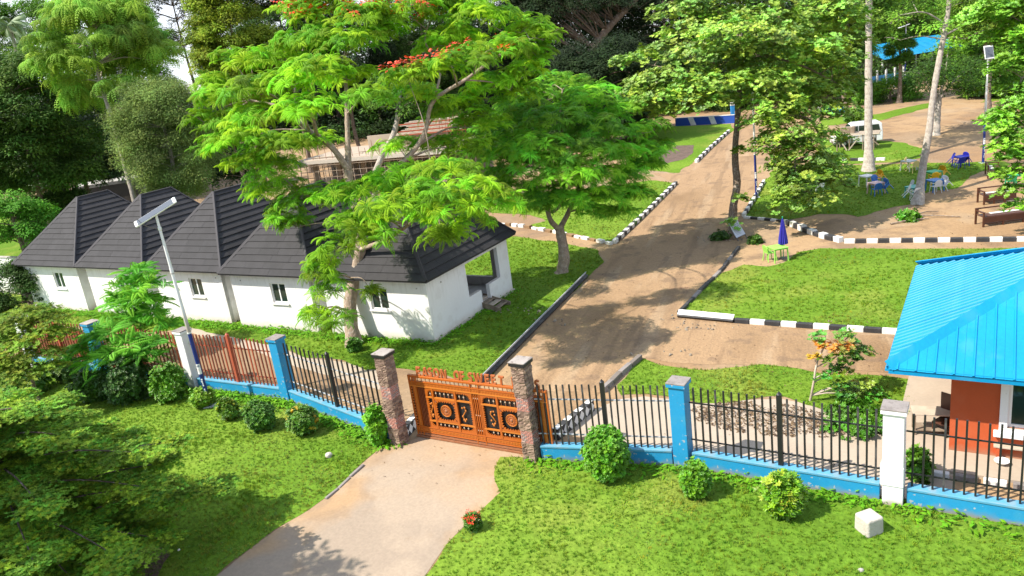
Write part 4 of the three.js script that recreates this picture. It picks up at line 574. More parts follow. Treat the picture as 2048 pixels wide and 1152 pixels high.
{ const t = thing('sign_board', 'grey white sign board leaning at the foot of the round leaved tree', 'sign', G(1486, 480), .25); t.rotation.order = 'YXZ'; t.rotation.x = -.55; t.rotation.z = .2; const c = document.createElement('canvas'); c.width = 128; c.height = 192; const x = c.getContext('2d'); x.fillStyle = '#c9ccd4'; x.fillRect(0, 0, 128, 192); x.fillStyle = '#7f88a0'; for (let i = 0; i < 3; i++) for (let k = 0; k < 4; k++) x.fillRect(14 + k * 26, 16 + i * 22, 12 + 8 * hash2(i, k, 2), 12); x.fillStyle = '#a0a4ae'; for (let i = 0; i < 5; i++) x.fillRect(14, 96 + i * 16, 60 + 40 * hash2(i, 9, 2), 5); x.fillStyle = '#8d8f96'; x.fillRect(0, 86, 128, 3); const m = mat(null, .6, { map: (() => { const q = new THREE.CanvasTexture(c); q.colorSpace = THREE.SRGBColorSpace; return q; })() });
  part('frame', box(.66, .98, .05, 0, .72, 0), M.greyDark, t); const g = new THREE.PlaneGeometry(.62, .93); g.translate(0, .72, .029); part('face_sheet', g, m, t); for (const s of [-1, 1]) part('leg', box(.05, .3, .05, s * .28, .1, 0), M.greyDark, t); }
function rock(label, name, pos, s, m, seed, cat, boxy) { const g = boxy ? new RoundedBoxGeometry(1, 1, 1, 3, .12) : new THREE.DodecahedronGeometry(.6, 2); const p = g.attributes.position; for (let i = 0; i < p.count; i++) { const k = 1 + (vnoise(p.getX(i) * 2.5 + 9, p.getY(i) * 2.5 + p.getZ(i) * 1.7 + 9, seed) - .5) * (boxy ? .12 : .35); p.setXYZ(i, p.getX(i) * s[0] * k, p.getY(i) * s[1] * k, p.getZ(i) * s[2] * k); } const o = shadow(new THREE.Mesh(muv(g), m)); o.name = numbered(name); o.position.copy(pos); o.rotation.y = seed; tag(o, label, cat); scene.add(o); return o; }
rock('pale concrete block lying on the lawn before the thick white pillar', 'concrete_block', G(1738, 1062).setY(.22), [.46, .46, .46], M.stone, 3.4, 'block', true);
rock('small pale stone on the lawn left of the driveway', 'stone', G(658, 914).setY(.06), [.2, .17, .2], M.stone, 7, 'stone');
rock('small grey stone on the lawn under the pale pillar, bottom right', 'stone', G(1722, 1142).setY(.02), [.11, .07, .1], M.grey, 8, 'stone'); rock('tiny white stone in the shaded lawn by the driveway', 'stone', G(358, 1101).setY(.02), [.06, .05, .06], M.kerbWhite, 9, 'stone');
{ const R = rng(303), pos = []; // rubble along road edges, broken curb and steps
  for (const [px, py, n, w] of [[1030, 622, 26, 60], [1390, 655, 26, 40], [1320, 705, 14, 70], [1340, 638, 8, 30], [1440, 478, 24, 45], [1600, 650, 10, 150], [1100, 645, 12, 30], [1575, 955, 10, 40], [1600, 930, 14, 90]]) for (let i = 0; i < n; i++) { const p = G(px + (R() - .5) * w * 2, py + (R() - .5) * 14); const s = .02 + R() * R() * .06; pos.push(new THREE.Matrix4().compose(p.setY(.02), new THREE.Quaternion().setFromEuler(new THREE.Euler(R() * 3, R() * 3, R() * 3)), V(s * (1 + R()), s * .8, s))); }
  stuffInst('rubble', new THREE.DodecahedronGeometry(1, 0), M.stone, pos, pos.map(() => { const k = .35 + R() * .5; return new THREE.Color(k, k * .9, k * .78); }), null, 'loose stones and rubble along the edges of the inner road', 'rubble'); }
{ // dry leaves: a raked heap behind the fence and a thin scatter on road, yard and lawns
  const R = rng(310), B = triBufLeaf(), l = [], c = []; const put = (p, h, s) => { l.push(new THREE.Matrix4().compose(p.setY(h), new THREE.Quaternion().setFromEuler(new THREE.Euler((R() - .5) * 1.2, R() * 6.28, (R() - .5) * 1.2)), V(s, s, s))); const k = R(); c.push(new THREE.Color(lerp(.10, .32, k), lerp(.065, .22, k), lerp(.05, .12, k))); };
  const heap = G(1535, 838); for (let i = 0; i < 1700; i++) { const a = R() * 6.283, r = Math.sqrt(R()); const x = heap.x + Math.cos(a) * r * 2.3, z = heap.z + Math.sin(a) * r * 1.2 + Math.cos(a) * r * 1.0; const n = fbm(x * .1 + 30, z * .1 + 30, 12, 3, 311); if (n < .12 + r * r * .4) continue; put(V(x, 0, z), .02 + (1 - r * r) * .08 * R(), .7 + .8 * R()); }
  for (let i = 0; i < 2600; i++) { const z = -20 - R() * 42, x = -12 + R() * 46; put(V(x, 0, z), .03, .4 + R() * .6); }
  stuffInst('fallen_leaves', B, M.leaf, l, c, null, 'dry brown fallen leaves, heaped behind the black fence and scattered about', 'fallen leaves'); }
function triBufLeaf() { const g = new THREE.BufferGeometry(); const P = [[-.05, 0, 0], [0, .012, .022], [.05, 0, 0], [0, .012, -.022], [0, -.004, 0]]; const f = [[0, 1, 4], [1, 2, 4], [2, 3, 4], [3, 0, 4]], q = []; f.forEach(t => t.forEach(i => q.push(...P[i]))); g.setAttribute('position', new THREE.Float32BufferAttribute(q, 3)); g.computeVertexNormals(); return g; }
{ const t = thing('fallen_branch', 'fallen leafy branch lying on the bare dirt before the slanting trunk', 'branch', G(1815, 440)); const R = rng(61); part('stem', merge([limb([V(-.6, .12, 0), V(.4, .2, .1), V(1.6, .1, .4), V(2.4, .05, .9)], .06, .03, 6), limb([V(.2, .18, .05), V(1.2, .25, -.3), V(2.0, .1, -.5)], .045, .02, 6), limb([V(-1.2, .06, .5), V(-.2, .1, .45), V(.9, .08, .5)], .05, .03, 6)]), M.barkPale, t); t.userData.leafy = 1; }
// ---------------------------------------------------------------- foliage pieces
function triBuf() { const pos = [], col = []; return { pos, col, tri(a, b, c, k = 1) { pos.push(a.x, a.y, a.z, b.x, b.y, b.z, c.x, c.y, c.z); for (let i = 0; i < 3; i++) col.push(k, k, k); }, geo() { const g = new THREE.BufferGeometry(); g.setAttribute('position', new THREE.Float32BufferAttribute(pos, 3)); g.computeVertexNormals(); return g; } }; }
// one feathery leaf: a drooping midrib with rows of narrow leaflets, growing along dir from o
function frondInto(B, o, yaw, pitch, L, pairs, plen, droop, R) {
  const f = V(Math.cos(yaw), 0, Math.sin(yaw)), s = V(-Math.sin(yaw), 0, Math.cos(yaw)); const pt = t => o.clone().addScaledVector(f, L * t * Math.cos(pitch) * (1 - droop * .25 * t * t)).add(V(0, L * (Math.sin(pitch) * t - droop * t * t), 0));
  const roll = (R() - .5) * .5;
  for (let i = 0; i < pairs; i++) { const t = .12 + .88 * i / (pairs - 1), p = pt(t), pl = plen * Math.pow(Math.sin(Math.PI * (.16 + .80 * t)), .7), wd = L / pairs * .42, t2 = pt(Math.min(1, t + .02)), ax = t2.clone().sub(pt(t - .02)).normalize();
    for (const sd of [-1, 1]) { const d = s.clone().multiplyScalar(sd).addScaledVector(f, .35).add(V(0, sd * roll - .10, 0)).normalize(); const m = p.clone().addScaledVector(d, pl * .55).add(V(0, .012, 0)), e = p.clone().addScaledVector(d, pl).add(V(0, -pl * .38, 0)); const a = m.clone().addScaledVector(ax, wd), b = m.clone().addScaledVector(ax, -wd); B.tri(p, b, a); B.tri(a, b, e); } }
}
function frondRosette(n, L, pairs, plen, droop, seed, pitch0 = .35) { const R = rng(seed), B = triBuf(); for (let i = 0; i < n; i++) frondInto(B, V(0, (R() - .5) * .1, 0), i / n * Math.PI * 2 + R() * .6, pitch0 + (R() - .5) * .5, L * (.7 + .5 * R()), pairs, plen, droop * (.7 + .6 * R()), R); return B.geo(); }
// round-ended leaves in little whorls
function leafInto(B, o, dir, up, L, w) { const s = dir.clone().cross(up).normalize(), n = s.clone().cross(dir).normalize(); const a = o.clone().addScaledVector(dir, L * .45).addScaledVector(s, w / 2).addScaledVector(n, -L * .06), b = o.clone().addScaledVector(dir, L * .45).addScaledVector(s, -w / 2).addScaledVector(n, -L * .06), m = o.clone().addScaledVector(dir, L * .55), e = o.clone().addScaledVector(dir, L).addScaledVector(n, -L * .12); B.tri(o, a, m); B.tri(o, m, b); B.tri(a, e, m); B.tri(m, e, b); }
function whorls(nw, spread, nl, L, w, seed, flat = .5, lift = .5) { const R = rng(seed), B = triBuf(); for (let i = 0; i < nw; i++) { const a = R() * Math.PI * 2, r = spread * Math.sqrt(R()), o = V(Math.cos(a) * r, (R() - .5) * spread * flat, Math.sin(a) * r), tl = V((R() - .5) * .6, 1, (R() - .5) * .6).normalize(), q = new THREE.Quaternion().setFromUnitVectors(V(0, 1, 0), tl); for (let k = 0; k < nl; k++) { const b = k / nl * Math.PI * 2 + R() * .5, l = lift * (.4 + R()); const d = V(Math.cos(b), l, Math.sin(b)).normalize().applyQuaternion(q); leafInto(B, o, d, tl, L * (.75 + .5 * R()), w * (.8 + .4 * R())); } } return B.geo(); }
function bunch(n, rad, L, w, seed, flat = .7, droop = 0) { const R = rng(seed), B = triBuf(); for (let i = 0; i < n; i++) { const d0 = V(R() - .5, (R() - .5) * flat, R() - .5).normalize(), o = d0.clone().multiplyScalar(rad * Math.cbrt(R())); o.y *= flat; const d = V(d0.x + (R() - .5), (R() - .55 - droop) * .9, d0.z + (R() - .5)).normalize(); leafInto(B, o, d, V((R() - .5) * .8, 1, (R() - .5) * .8).normalize(), L * (.7 + .6 * R()), w * (.7 + .6 * R())); } return B.geo(); }

const FOL = {
  flame: [1, 2, 3].map(s => frondRosette(9, .58, 12, .105, .5, 400 + s)), flameBig: [1, 2].map(s => frondRosette(7, .95, 15, .17, .34, 410 + s, .5)),
  almond: [1, 2, 3].map(s => whorls(6, .32, 8, .145, .078, 420 + s)), tiny: [1, 2].map(s => whorls(9, .26, 7, .075, .036, 430 + s, .35)),
  broad: [1, 2, 3].map(s => bunch(26, .55, .26, .12, 440 + s)), fine: [1, 2].map(s => bunch(34, .5, .17, .05, 450 + s, .9)), droopy: [1, 2].map(s => frondRosette(8, .9, 9, .2, .8, 460 + s, .1)), bush: [1, 2].map(s => whorls(7, .12, 7, .065, .035, 470 + s, .9, .9)), weed: [1, 2].map(s => bunch(16, .14, .09, .04, 480 + s, .7)), blossom: [bunch(22, .24, .10, .08, 490, .5)],
};
const m4 = (p, q, s) => new THREE.Matrix4().compose(p, q, typeof s === 'number' ? V(s, s, s) : s);
function tilt(R, amt, out) { const n = V((R() - .5) * amt, 1, (R() - .5) * amt); if (out) n.addScaledVector(out, 1); n.normalize(); return new THREE.Quaternion().setFromUnitVectors(V(0, 1, 0), n).multiply(new THREE.Quaternion().setFromAxisAngle(V(0, 1, 0), R() * Math.PI * 2)); }
const shade = (R, c, v = .3, warm = .12) => { const k = 1 + (R() - .5) * v * 2, w = (R() - .5) * warm * 2; return new THREE.Color(c[0] * k * (1 + w * 1.5), c[1] * k, c[2] * k * (1 - w)); };

// a tree: limbs are given, clumps of foliage hang on curved boughs grown from the nearest limb
function tree({ name, label, cat = 'tree', group, base, limbs = [], clumps = [], fol, mat: lm = M.leaf, col, vary = .3, warm = .12, bark = M.bark, scale = 1, seed = 1, boughs = true, tiltAmt = .5, outAmt = .45, flowers = null, twig = 3, sub = 0 }) {
  const R = rng(seed), t = thing(name, label, cat, base, 0, group); const L = p => p.clone().sub(base); const nodes = [];
  limbs.forEach(([pts, r0, r1, o = {}], i) => { const lp = pts.map(L); if (i === 0) lp[0].y -= .25; part(i === 0 ? 'trunk' : 'limb', limb(lp, r0, r1, i === 0 ? 10 : 7, .22, R, i === 0 ? (o.flare ?? .5) : 0), bark, t); const c = new THREE.CatmullRomCurve3(lp), n = 14; for (let k = 3; k <= n; k++) nodes.push([c.getPointAt(k / n), lerp(r0, r1, k / n)]); });
  const tw = [], lists = fol.map(() => []), cols = fol.map(() => []), fl = [], flc = [];
  for (const cl of clumps) { const c = L(cl.c), r = cl.r, n = cl.n, tone = .72 + .56 * R();
    if (boughs && nodes.length && !cl.free) { let best = null, bd = 1e9; for (const nd of nodes) { const d = nd[0].distanceTo(c) + Math.max(0, nd[0].y - c.y + .2) * 1.6; if (d < bd) { bd = d; best = nd; } } const a = best[0], e = c.clone().add(V(0, -r[1] * .5, 0)), d = a.distanceTo(e); if (d > .4) { const mid = a.clone().lerp(e, .5).add(V((R() - .5) * d * .15, d * .10, (R() - .5) * d * .15)); tw.push(limb([a, mid, e], Math.min(best[1] * .7, .018 + d * .016), .012, 5)); }
      for (let i = 0; i < twig; i++) { const q = V((R() - .5) * 1.7 * r[0], (R() - .2) * r[1], (R() - .5) * 1.7 * r[2]).add(c); tw.push(limb([e, e.clone().lerp(q, .5).add(V(0, .05, 0)), q], .014, .006, 4)); } }
    for (let i = 0; i < n; i++) { const a = R() * Math.PI * 2, z = R() * 1.6 - .6, rr = Math.sqrt(Math.max(0, 1 - z * z)), k = Math.pow(R(), .3); const d = V(Math.cos(a) * rr, z, Math.sin(a) * rr); const p = c.clone().add(V(d.x * r[0] * k, d.y * r[1] * k, d.z * r[2] * k)); const v = Math.floor(R() * fol.length), out = V(d.x, 0, d.z).multiplyScalar(outAmt);
      lists[v].push(m4(p, tilt(R, tiltAmt, out), scale * (.75 + .5 * R()))); const cc = cl.col || col; cols[v].push(shade(R, cc.map(x => x * tone), vary, warm)); if (cl.flower && (z > .1 || c.y + base.y > 11.5) && R() < cl.flower) { fl.push(m4(p.clone().add(V(0, .22, 0)), tilt(R, .8), 1.0 + .7 * R())); flc.push(shade(R, [.80, .075, .008], .3, .1)); } } }
  if (tw.length) part('boughs', merge(tw), bark, t, { kind: 'stuff' });
  fol.forEach((g, i) => lists[i].length && stuffInst('crown', g, lm, lists[i], cols[i], t));
  if (fl.length) stuffInst('blossoms', FOL.blossom[0], M.gloss, fl, flc, t);
  return t;
}
// clumps from pixel outlines: [px, py, depth offset, width px, height px]
const clumpsAt = (list, dep, dens, opt = {}) => list.map(([x, y, dz, w, h, e = {}]) => { const d = dep + dz, k = d / FPX; return { c: at(x, y, d), r: [w * k, h * k, w * k * .85], n: Math.max(3, Math.round(dens * w * w * k * k + (opt.add || 0))), ...e }; });
function domeClumps(c, rx, ry, rz, n, seed, cr, ch, dens, low = -.5) { const R = rng(seed), out = []; for (let i = 0; i < n; i++) { const z = lerp(low, 1, R()), a = R() * Math.PI * 2, q = Math.sqrt(1 - z * z * .96), k = .55 + .45 * Math.sqrt(R()); const s = .7 + .6 * R(); out.push({ c: c.clone().add(V(Math.cos(a) * rx * q * k, z * ry * (.75 + .25 * k), Math.sin(a) * rz * q * k)), r: [cr * s, ch * s, cr * s], n: Math.round(dens * s) }); } return out; }

// ---------------------------------------------------------------- the great flame tree in front of the house
{
  const b = G(708, 690), D = 35.1; const A = (x, y, dz = 0) => at(x, y, D + dz);
  const F = { flower: .5 }, f2 = { flower: .3 };
  const cl = clumpsAt([
    [640, 20, 1, 75, 22, F], [720, 30, -1, 70, 20, f2], [590, 8, 2, 55, 20, F], [800, 18, 0, 80, 22, F], [880, 25, 2, 70, 20, f2], [960, 30, 1, 80, 22], [1040, 52, 3, 60, 20], [1085, 70, 2, 40, 16], [1075, 105, 3, 45, 16], [690, -25, 1, 90, 25, F], [830, -30, 2, 90, 25, F], [950, -20, 2, 90, 25],
    [1010, 95, 0, 70, 18, { flower: .12 }], [940, 115, -5, 75, 18, { flower: .12 }], [870, 135, -5, 65, 16, { flower: .35 }], [815, 150, -5, 50, 16, { flower: .5 }], [1050, 140, 2, 50, 18], [900, 80, 2, 80, 22], [980, 165, 2, 65, 20], [1030, 185, 3, 55, 18], [760, 60, 0, 65, 18], [700, 85, -1, 80, 20], [620, 75, 0, 75, 20], [560, 110, 1, 70, 20], [500, 122, 0, 55, 18], [455, 112, 1, 35, 14],
    [640, 130, -6, 70, 20], [580, 160, -6, 75, 20], [510, 175, -5, 75, 20], [445, 190, 0, 60, 18], [420, 160, 1, 40, 14], [700, 150, 0, 55, 16], [740, 190, -2, 50, 14], [600, 215, -6, 80, 20], [520, 230, -5, 80, 20], [450, 240, 0, 60, 18], [405, 235, 0, 40, 14], [480, 275, -1, 70, 18], [430, 290, 0, 45, 14], [560, 285, -1, 70, 18], [500, 320, 0, 55, 16], [550, 335, 0, 60, 16], [840, 190, 1, 55, 16], [905, 215, 2, 70, 20], [960, 245, 3, 60, 18], [930, 290, 2, 65, 18], [795, 288, 1, 45, 12], [865, 285, 2, 45, 12], [640, 275, 0, 45, 12], 
    [550, 372, 1, 60, 18], [610, 395, .5, 70, 18], [560, 425, 1, 45, 18], [590, 445, .8, 40, 14], [680, 385, -4, 60, 16], [740, 372, -4, 75, 18], [810, 350, -4, 80, 18], [880, 345, -6, 80, 18], [850, 385, -8, 75, 18], [780, 410, -8, 70, 16], [920, 375, -7, 75, 18], [975, 395, -7, 60, 16], [1010, 402, -7, 35, 12], [900, 415, -8, 65, 16], [940, 440, -5, 45, 16], [850, 430, -5, 50, 16], [730, 430, -4, 60, 16], [690, 450, -5, 50, 16], [740, 475, -5, 50, 16], [670, 490, -4, 40, 16], [880, 470, -6, 45, 12], [920, 465, -6, 30, 10],
    [640, 545, -3, 36, 18], [660, 580, -3, 36, 20], [650, 520, -3, 40, 16], [625, 625, -3, 36, 14], [665, 640, -3.5, 40, 16], [745, 585, -3, 18, 10],
  ].map(([x, y, z, w, h, e]) => [x, y, z, w, h * 1.3, e]), D, 14, { add: 4 });
  tree({ name: 'flame_tree', label: 'great flame tree with orange red blossoms, rising in front of the white house', base: b, seed: 11, bark: M.barkPale, fol: FOL.flame, col: [.235, .475, .012], vary: .45, warm: .22, scale: 1.0, tiltAmt: .85, outAmt: .6, clumps: cl, limbs: [
    [[b, A(700, 610), A(715, 530), A(722, 480, -.3), A(712, 420, -.2), A(700, 375), A(697, 340)], .34, .19],
    [[A(697, 340), A(660, 290, -.4), A(610, 255, -.5), A(560, 215, -.3), A(500, 200, 0)], .17, .05], [[A(697, 340), A(695, 270, .3), A(693, 190, .5), A(690, 110, 1), A(720, 40, 1)], .15, .05], [[A(610, 255, -.5), A(590, 200, .3), A(600, 120, .6), A(620, 60, .8)], .08, .03],
    [[A(712, 420, -.2), A(760, 360, .5), A(820, 310, .8), A(850, 265, .8), A(865, 205, .5), A(930, 160, 0), A(1000, 110, 0), A(1060, 80, 1)], .17, .04], [[A(865, 205, .5), A(880, 140, 1), A(850, 80, 1.2), A(870, 20, 1.5)], .07, .03], [[A(930, 160, 0), A(985, 165, 1), A(1020, 180, 2)], .04, .02],
    [[A(718, 500, -.3), A(770, 480, -1.5), A(810, 455, -3), A(860, 420, -5), A(930, 400, -6.5)], .11, .03], [[A(715, 440, -.3), A(660, 410, 0), A(600, 385, .6)], .09, .03], [[A(714, 560, -.1), A(680, 550, -1.5), A(650, 560, -2.8)], .05, .02],
  ] });
}
// ---------------------------------------------------------------- the forked flame tree at the road bend
{
  const b = G(1122, 545), D = 41.5; const A = (x, y, dz = 0) => at(x, y, D + dz);
  const cl = clumpsAt([[1090, 190, 1, 75, 20], [1160, 200, 0, 80, 20], [1040, 220, 0, 70, 20], [1220, 225, 1, 70, 20], [1110, 235, -2, 85, 20], [1180, 255, -2, 85, 20], [1250, 265, 0, 70, 18], [1030, 265, -1, 80, 20], [990, 250, 1, 55, 16], [1300, 255, 1, 45, 14], [1080, 290, -3, 85, 20], [1150, 300, -3, 85, 20], [1220, 310, -2, 80, 18], [1285, 300, 0, 60, 16], [1320, 290, 1, 30, 12], [1010, 310, -2, 75, 20], [965, 300, 0, 50, 16], [1060, 335, -3, 80, 20], [1130, 345, -3, 85, 20], [1200, 350, -2, 75, 18], [1270, 345, 0, 65, 16], [990, 350, -1, 60, 18], [1040, 375, -2, 65, 18], [1100, 385, -2, 75, 18], [1165, 392, -2, 70, 16], [1230, 390, -1, 65, 16], [1280, 385, 0, 45, 12], [1080, 410, -1, 45, 12], [1190, 420, -1, 40, 10], [1240, 420, -1, 40, 10], [1100, 165, 2, 55, 16], [1150, 168, 2, 45, 14], [1200, 180, 2, 45, 14], [1290, 325, 1, 50, 14], [1060, 180, 2, 40, 16]].map(([x, y, z, w, h]) => [x, y, z, w * .93, h * 1.25]), D, 12.5, { add: 4 });
  tree({ name: 'flame_tree', label: 'rounded flame tree with a pale forked trunk beside the inner road', base: b, seed: 12, bark: M.barkPale, fol: FOL.flame, col: [.175, .44, .02], vary: .48, warm: .22, scale: 1, tiltAmt: .85, outAmt: .6, clumps: cl, limbs: [
    [[b, A(1128, 510), A(1122, 470), A(1118, 452)], .34, .24, { flare: .7 }], [[A(1118, 460), A(1100, 438, -.3), A(1096, 415, -.3), A(1108, 390), A(1100, 340), A(1060, 290)], .17, .05], [[A(1118, 460), A(1132, 435, .2), A(1146, 405, .2), A(1170, 350), A(1220, 290)], .17, .05], [[A(1104, 425, -.3), A(1122, 408, .3), A(1128, 370), A(1130, 300), A(1120, 230), A(1125, 180)], .10, .04],
    [[A(1170, 350), A(1230, 335, 1), A(1290, 300, 1)], .06, .02], [[A(1100, 340), A(1040, 330, -1), A(985, 300)], .06, .02] ] });
}
// ---------------------------------------------------------------- round leaved tree by the road, right of centre
{
  const b = G(1468, 468), D = 45; const A = (x, y, dz = 0) => at(x, y, D + dz);
  const list = [[1450, 40, 2, 90, 28], [1380, 60, 1, 75, 24], [1520, 30, 1, 90, 28], [1590, 45, 1, 85, 28], [1650, 60, 2, 60, 24], [1330, 100, 0, 60, 20], [1280, 118, 0, 45, 14], [1245, 122, 0, 30, 10], [1400, 110, -2, 80, 24], [1470, 95, -2, 85, 24], [1540, 100, -2, 85, 24], [1610, 115, -1, 80, 24], [1660, 130, 0, 55, 20], [1350, 150, -2, 80, 22], [1290, 165, -1, 55, 16], [1260, 185, 0, 40, 14], [1420, 165, -3, 80, 22], [1500, 160, -3, 80, 22], [1570, 170, -2, 80, 22], [1640, 185, -1, 70, 22], [1330, 190, -2, 75, 20], [1400, 205, -3, 75, 18], [1270, 205, -1, 45, 12], [1350, 218, -1, 60, 14], [1440, 200, -2, 45, 14], [1545, 205, -3, 70, 20], [1610, 220, -2, 70, 20], [1530, 240, -3, 60, 18], [1580, 262, -3, 65, 20], [1630, 275, -2, 60, 20], [1540, 285, -3, 50, 18], [1600, 310, -3, 65, 20], [1660, 325, -2, 50, 18], [1560, 330, -3, 40, 16], [1620, 350, -3, 65, 20], [1670, 365, -2, 40, 16], [1590, 372, -3, 50, 16], [1640, 395, -3, 50, 14], [1570, 395, -3, 28, 16], [1555, 415, -3, 18, 14], [1600, 415, -3, 35, 10], [1420, 0, 2, 90, 28], [1500, -25, 2, 95, 30], [1600, -15, 2, 90, 30], [1490, 130, -1, 60, 20], [1690, 160, 0, 40, 18], [1700, 85, 1, 45, 18], [1310, 212, -1, 55, 14], [1480, 395, -1, 14, 8], [1462, 445, -1.5, 12, 8], [1480, 302, -1, 14, 8], [1360, 20, 2, 70, 26], [1700, 40, 1, 60, 26], [1660, 10, 1, 70, 26], [1550, 75, -3, 80, 22], [1460, 60, -3, 80, 22], [1640, 95, -3, 70, 22], [1690, 120, -2, 45, 18], [1380, 180, 1, 80, 22], [1470, 185, 2, 80, 22], [1560, 140, 2, 90, 24], [1620, 160, 2, 80, 24], [1660, 230, -1, 45, 18], [1680, 210, 0, 30, 14], [1580, 290, -1, 60, 22], [1630, 330, -1, 60, 20], [1690, 345, -1, 24, 12], [1560, 235, 0, 50, 18], [1690, 280, -1, 22, 12]];
  tree({ name: 'almond_tree', label: 'spreading round leaved tree in fresh green, standing at the right of the inner road', base: b, seed: 13, bark: M.bark, fol: FOL.almond, mat: M.gloss, col: [.28, .45, .05], vary: .42, warm: .18, scale: 1.05, tiltAmt: .8, outAmt: .5, clumps: clumpsAt(list, D, 19, { add: 4 }), limbs: [
    [[b, A(1466, 420), A(1474, 370), A(1470, 320), A(1473, 260), A(1478, 200), A(1480, 120), A(1482, 40)], .27, .09], [[A(1476, 255), A(1500, 240, -1), A(1560, 230, -2), A(1620, 240, -2), A(1650, 300, -2)], .10, .04], [[A(1480, 160), A(1420, 150, -1), A(1350, 140, -1), A(1280, 125, 0)], .09, .03], [[A(1480, 115), A(1540, 115, -1), A(1600, 130, -1), A(1690, 175, 0)], .09, .03], [[A(1478, 200), A(1430, 190, -1.5), A(1370, 205, -2)], .06, .03], [[A(1482, 80), A(1440, 30, 1), A(1410, -10, 2)], .07, .03], [[A(1482, 80), A(1550, 40, 1), A(1600, 0, 1)], .07, .03], [[A(1620, 240, -2), A(1590, 320, -3), A(1600, 380, -3)], .05, .02] ] });
}
// ---------------------------------------------------------------- trunks and trees on the right
function trunkTree(o, pts, r0, r1, bark, clumps, limbs = []) { tree({ ...o, base: pts[0], bark, clumps, limbs: [[pts, r0, r1, { flare: .8 }], ...limbs] }); }
{ const b = G(1737, 342), D = 56.5, A = (x, y, d = 0) => at(x, y, D + d); trunkTree({ name: 'tall_tree', label: 'tall straight grey trunk rising out of the lawn past the white van', fol: FOL.broad, mat: M.leaf, col: [0.186, 0.384, 0.025], seed: 21, scale: .9 }, [b, A(1737, 260), A(1737, 120), A(1738, 0), A(1740, -140)], .30, .2, M.barkGrey, clumpsAt([[1700, -30, 0, 90, 30], [1780, -60, 1, 110, 35], [1740, -120, 0, 140, 40], [1660, -90, 1, 90, 30], [1840, -20, 1, 70, 24]], D, 6), [[[A(1738, -60), A(1690, -50), A(1660, -80)], .1, .04], [[A(1738, -60), A(1800, -50), A(1840, -30)], .1, .04]]); }
{ const b = G(1834, 408), D = 46.5, A = (x, y, d = 0) => at(x, y, D + d); trunkTree({ name: 'slanting_tree', label: 'slender slanting grey trunk beside the tipped white chairs', fol: FOL.broad, mat: M.leaf, col: [0.186, 0.376, 0.030], seed: 22, scale: .75 }, [b, A(1845, 340), A(1858, 260), A(1868, 180), A(1884, 90), A(1895, 30), A(1905, -60)], .25, .12, M.barkGrey, clumpsAt([[1840, 20, 1, 60, 20], [1900, 0, 0, 80, 24], [1960, 30, 0, 60, 20], [1780, 40, 1, 50, 16], [1880, 50, 0, 50, 14], [1930, 70, 0, 50, 16], [1820, -20, 1, 80, 24], [1990, -10, 0, 70, 24], [1860, -60, 0, 120, 34], [1800, 75, 1, 30, 10]], D, 5), [[[A(1893, 50), A(1850, 25), A(1800, 30)], .07, .02], [[A(1890, 70), A(1930, 50), A(1980, 30)], .07, .02]]); }
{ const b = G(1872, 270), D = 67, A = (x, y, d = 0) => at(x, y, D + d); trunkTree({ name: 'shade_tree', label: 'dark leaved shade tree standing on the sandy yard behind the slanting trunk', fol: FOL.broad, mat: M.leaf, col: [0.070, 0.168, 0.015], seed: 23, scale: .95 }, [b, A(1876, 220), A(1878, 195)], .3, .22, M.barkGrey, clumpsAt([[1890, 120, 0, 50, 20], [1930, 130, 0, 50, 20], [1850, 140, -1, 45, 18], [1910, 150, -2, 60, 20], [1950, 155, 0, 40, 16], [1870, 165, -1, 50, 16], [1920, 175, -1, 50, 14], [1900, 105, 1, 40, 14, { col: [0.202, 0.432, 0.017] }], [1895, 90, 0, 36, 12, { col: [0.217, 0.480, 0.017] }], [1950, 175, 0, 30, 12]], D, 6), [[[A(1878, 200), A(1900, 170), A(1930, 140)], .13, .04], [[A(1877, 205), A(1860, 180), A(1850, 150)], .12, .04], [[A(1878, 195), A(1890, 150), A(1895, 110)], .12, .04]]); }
{ const b = G(2110, 440), D = 38, A = (x, y, d = 0) => at(x, y, D + d); trunkTree({ name: 'edge_tree', label: 'leafy tree reaching in from the right edge above the benches', fol: FOL.almond, mat: M.gloss, col: [0.202, 0.432, 0.025], seed: 24, scale: 1.15, tiltAmt: .8 }, [b, A(2100, 340), A(2090, 220), A(2080, 80), A(2075, -40)], .28, .12, M.bark, clumpsAt([[2030, 230, 0, 50, 18], [2000, 240, -.5, 36, 14], [2040, 275, -1, 50, 18], [2035, 310, -1, 45, 16], [2040, 345, -1, 45, 16], [2010, 290, -1, 30, 10], [2045, 180, 0, 40, 16], [2030, 380, -1, 34, 10], [2005, 345, -1, 22, 8], [2050, 60, 0, 60, 24], [2020, 20, 0, 70, 24], [2060, 120, 0, 50, 20], [2090, 250, 0, 60, 30], [2090, 180, 0, 60, 30], [2100, 100, 0, 70, 30], [2060, -20, 0, 80, 30], [1975, 30, 1, 60, 24], [1985, 80, 1, 40, 18], [2015, 130, 0, 40, 18], [2035, 205, -.5, 40, 14], [1990, 262, -1, 20, 8], [2040, 410, -1, 30, 8]], D, 26, { add: 4 }), [[[A(2092, 260), A(2060, 270, -.5), A(2010, 280, -1)], .07, .02], [[A(2085, 160), A(2050, 150), A(2030, 200)], .07, .02], [[A(2095, 320), A(2060, 340, -.5), A(2020, 350, -1)], .06, .02], [[A(2080, 80), A(2050, 50), A(2020, 30)], .07, .02]]); }
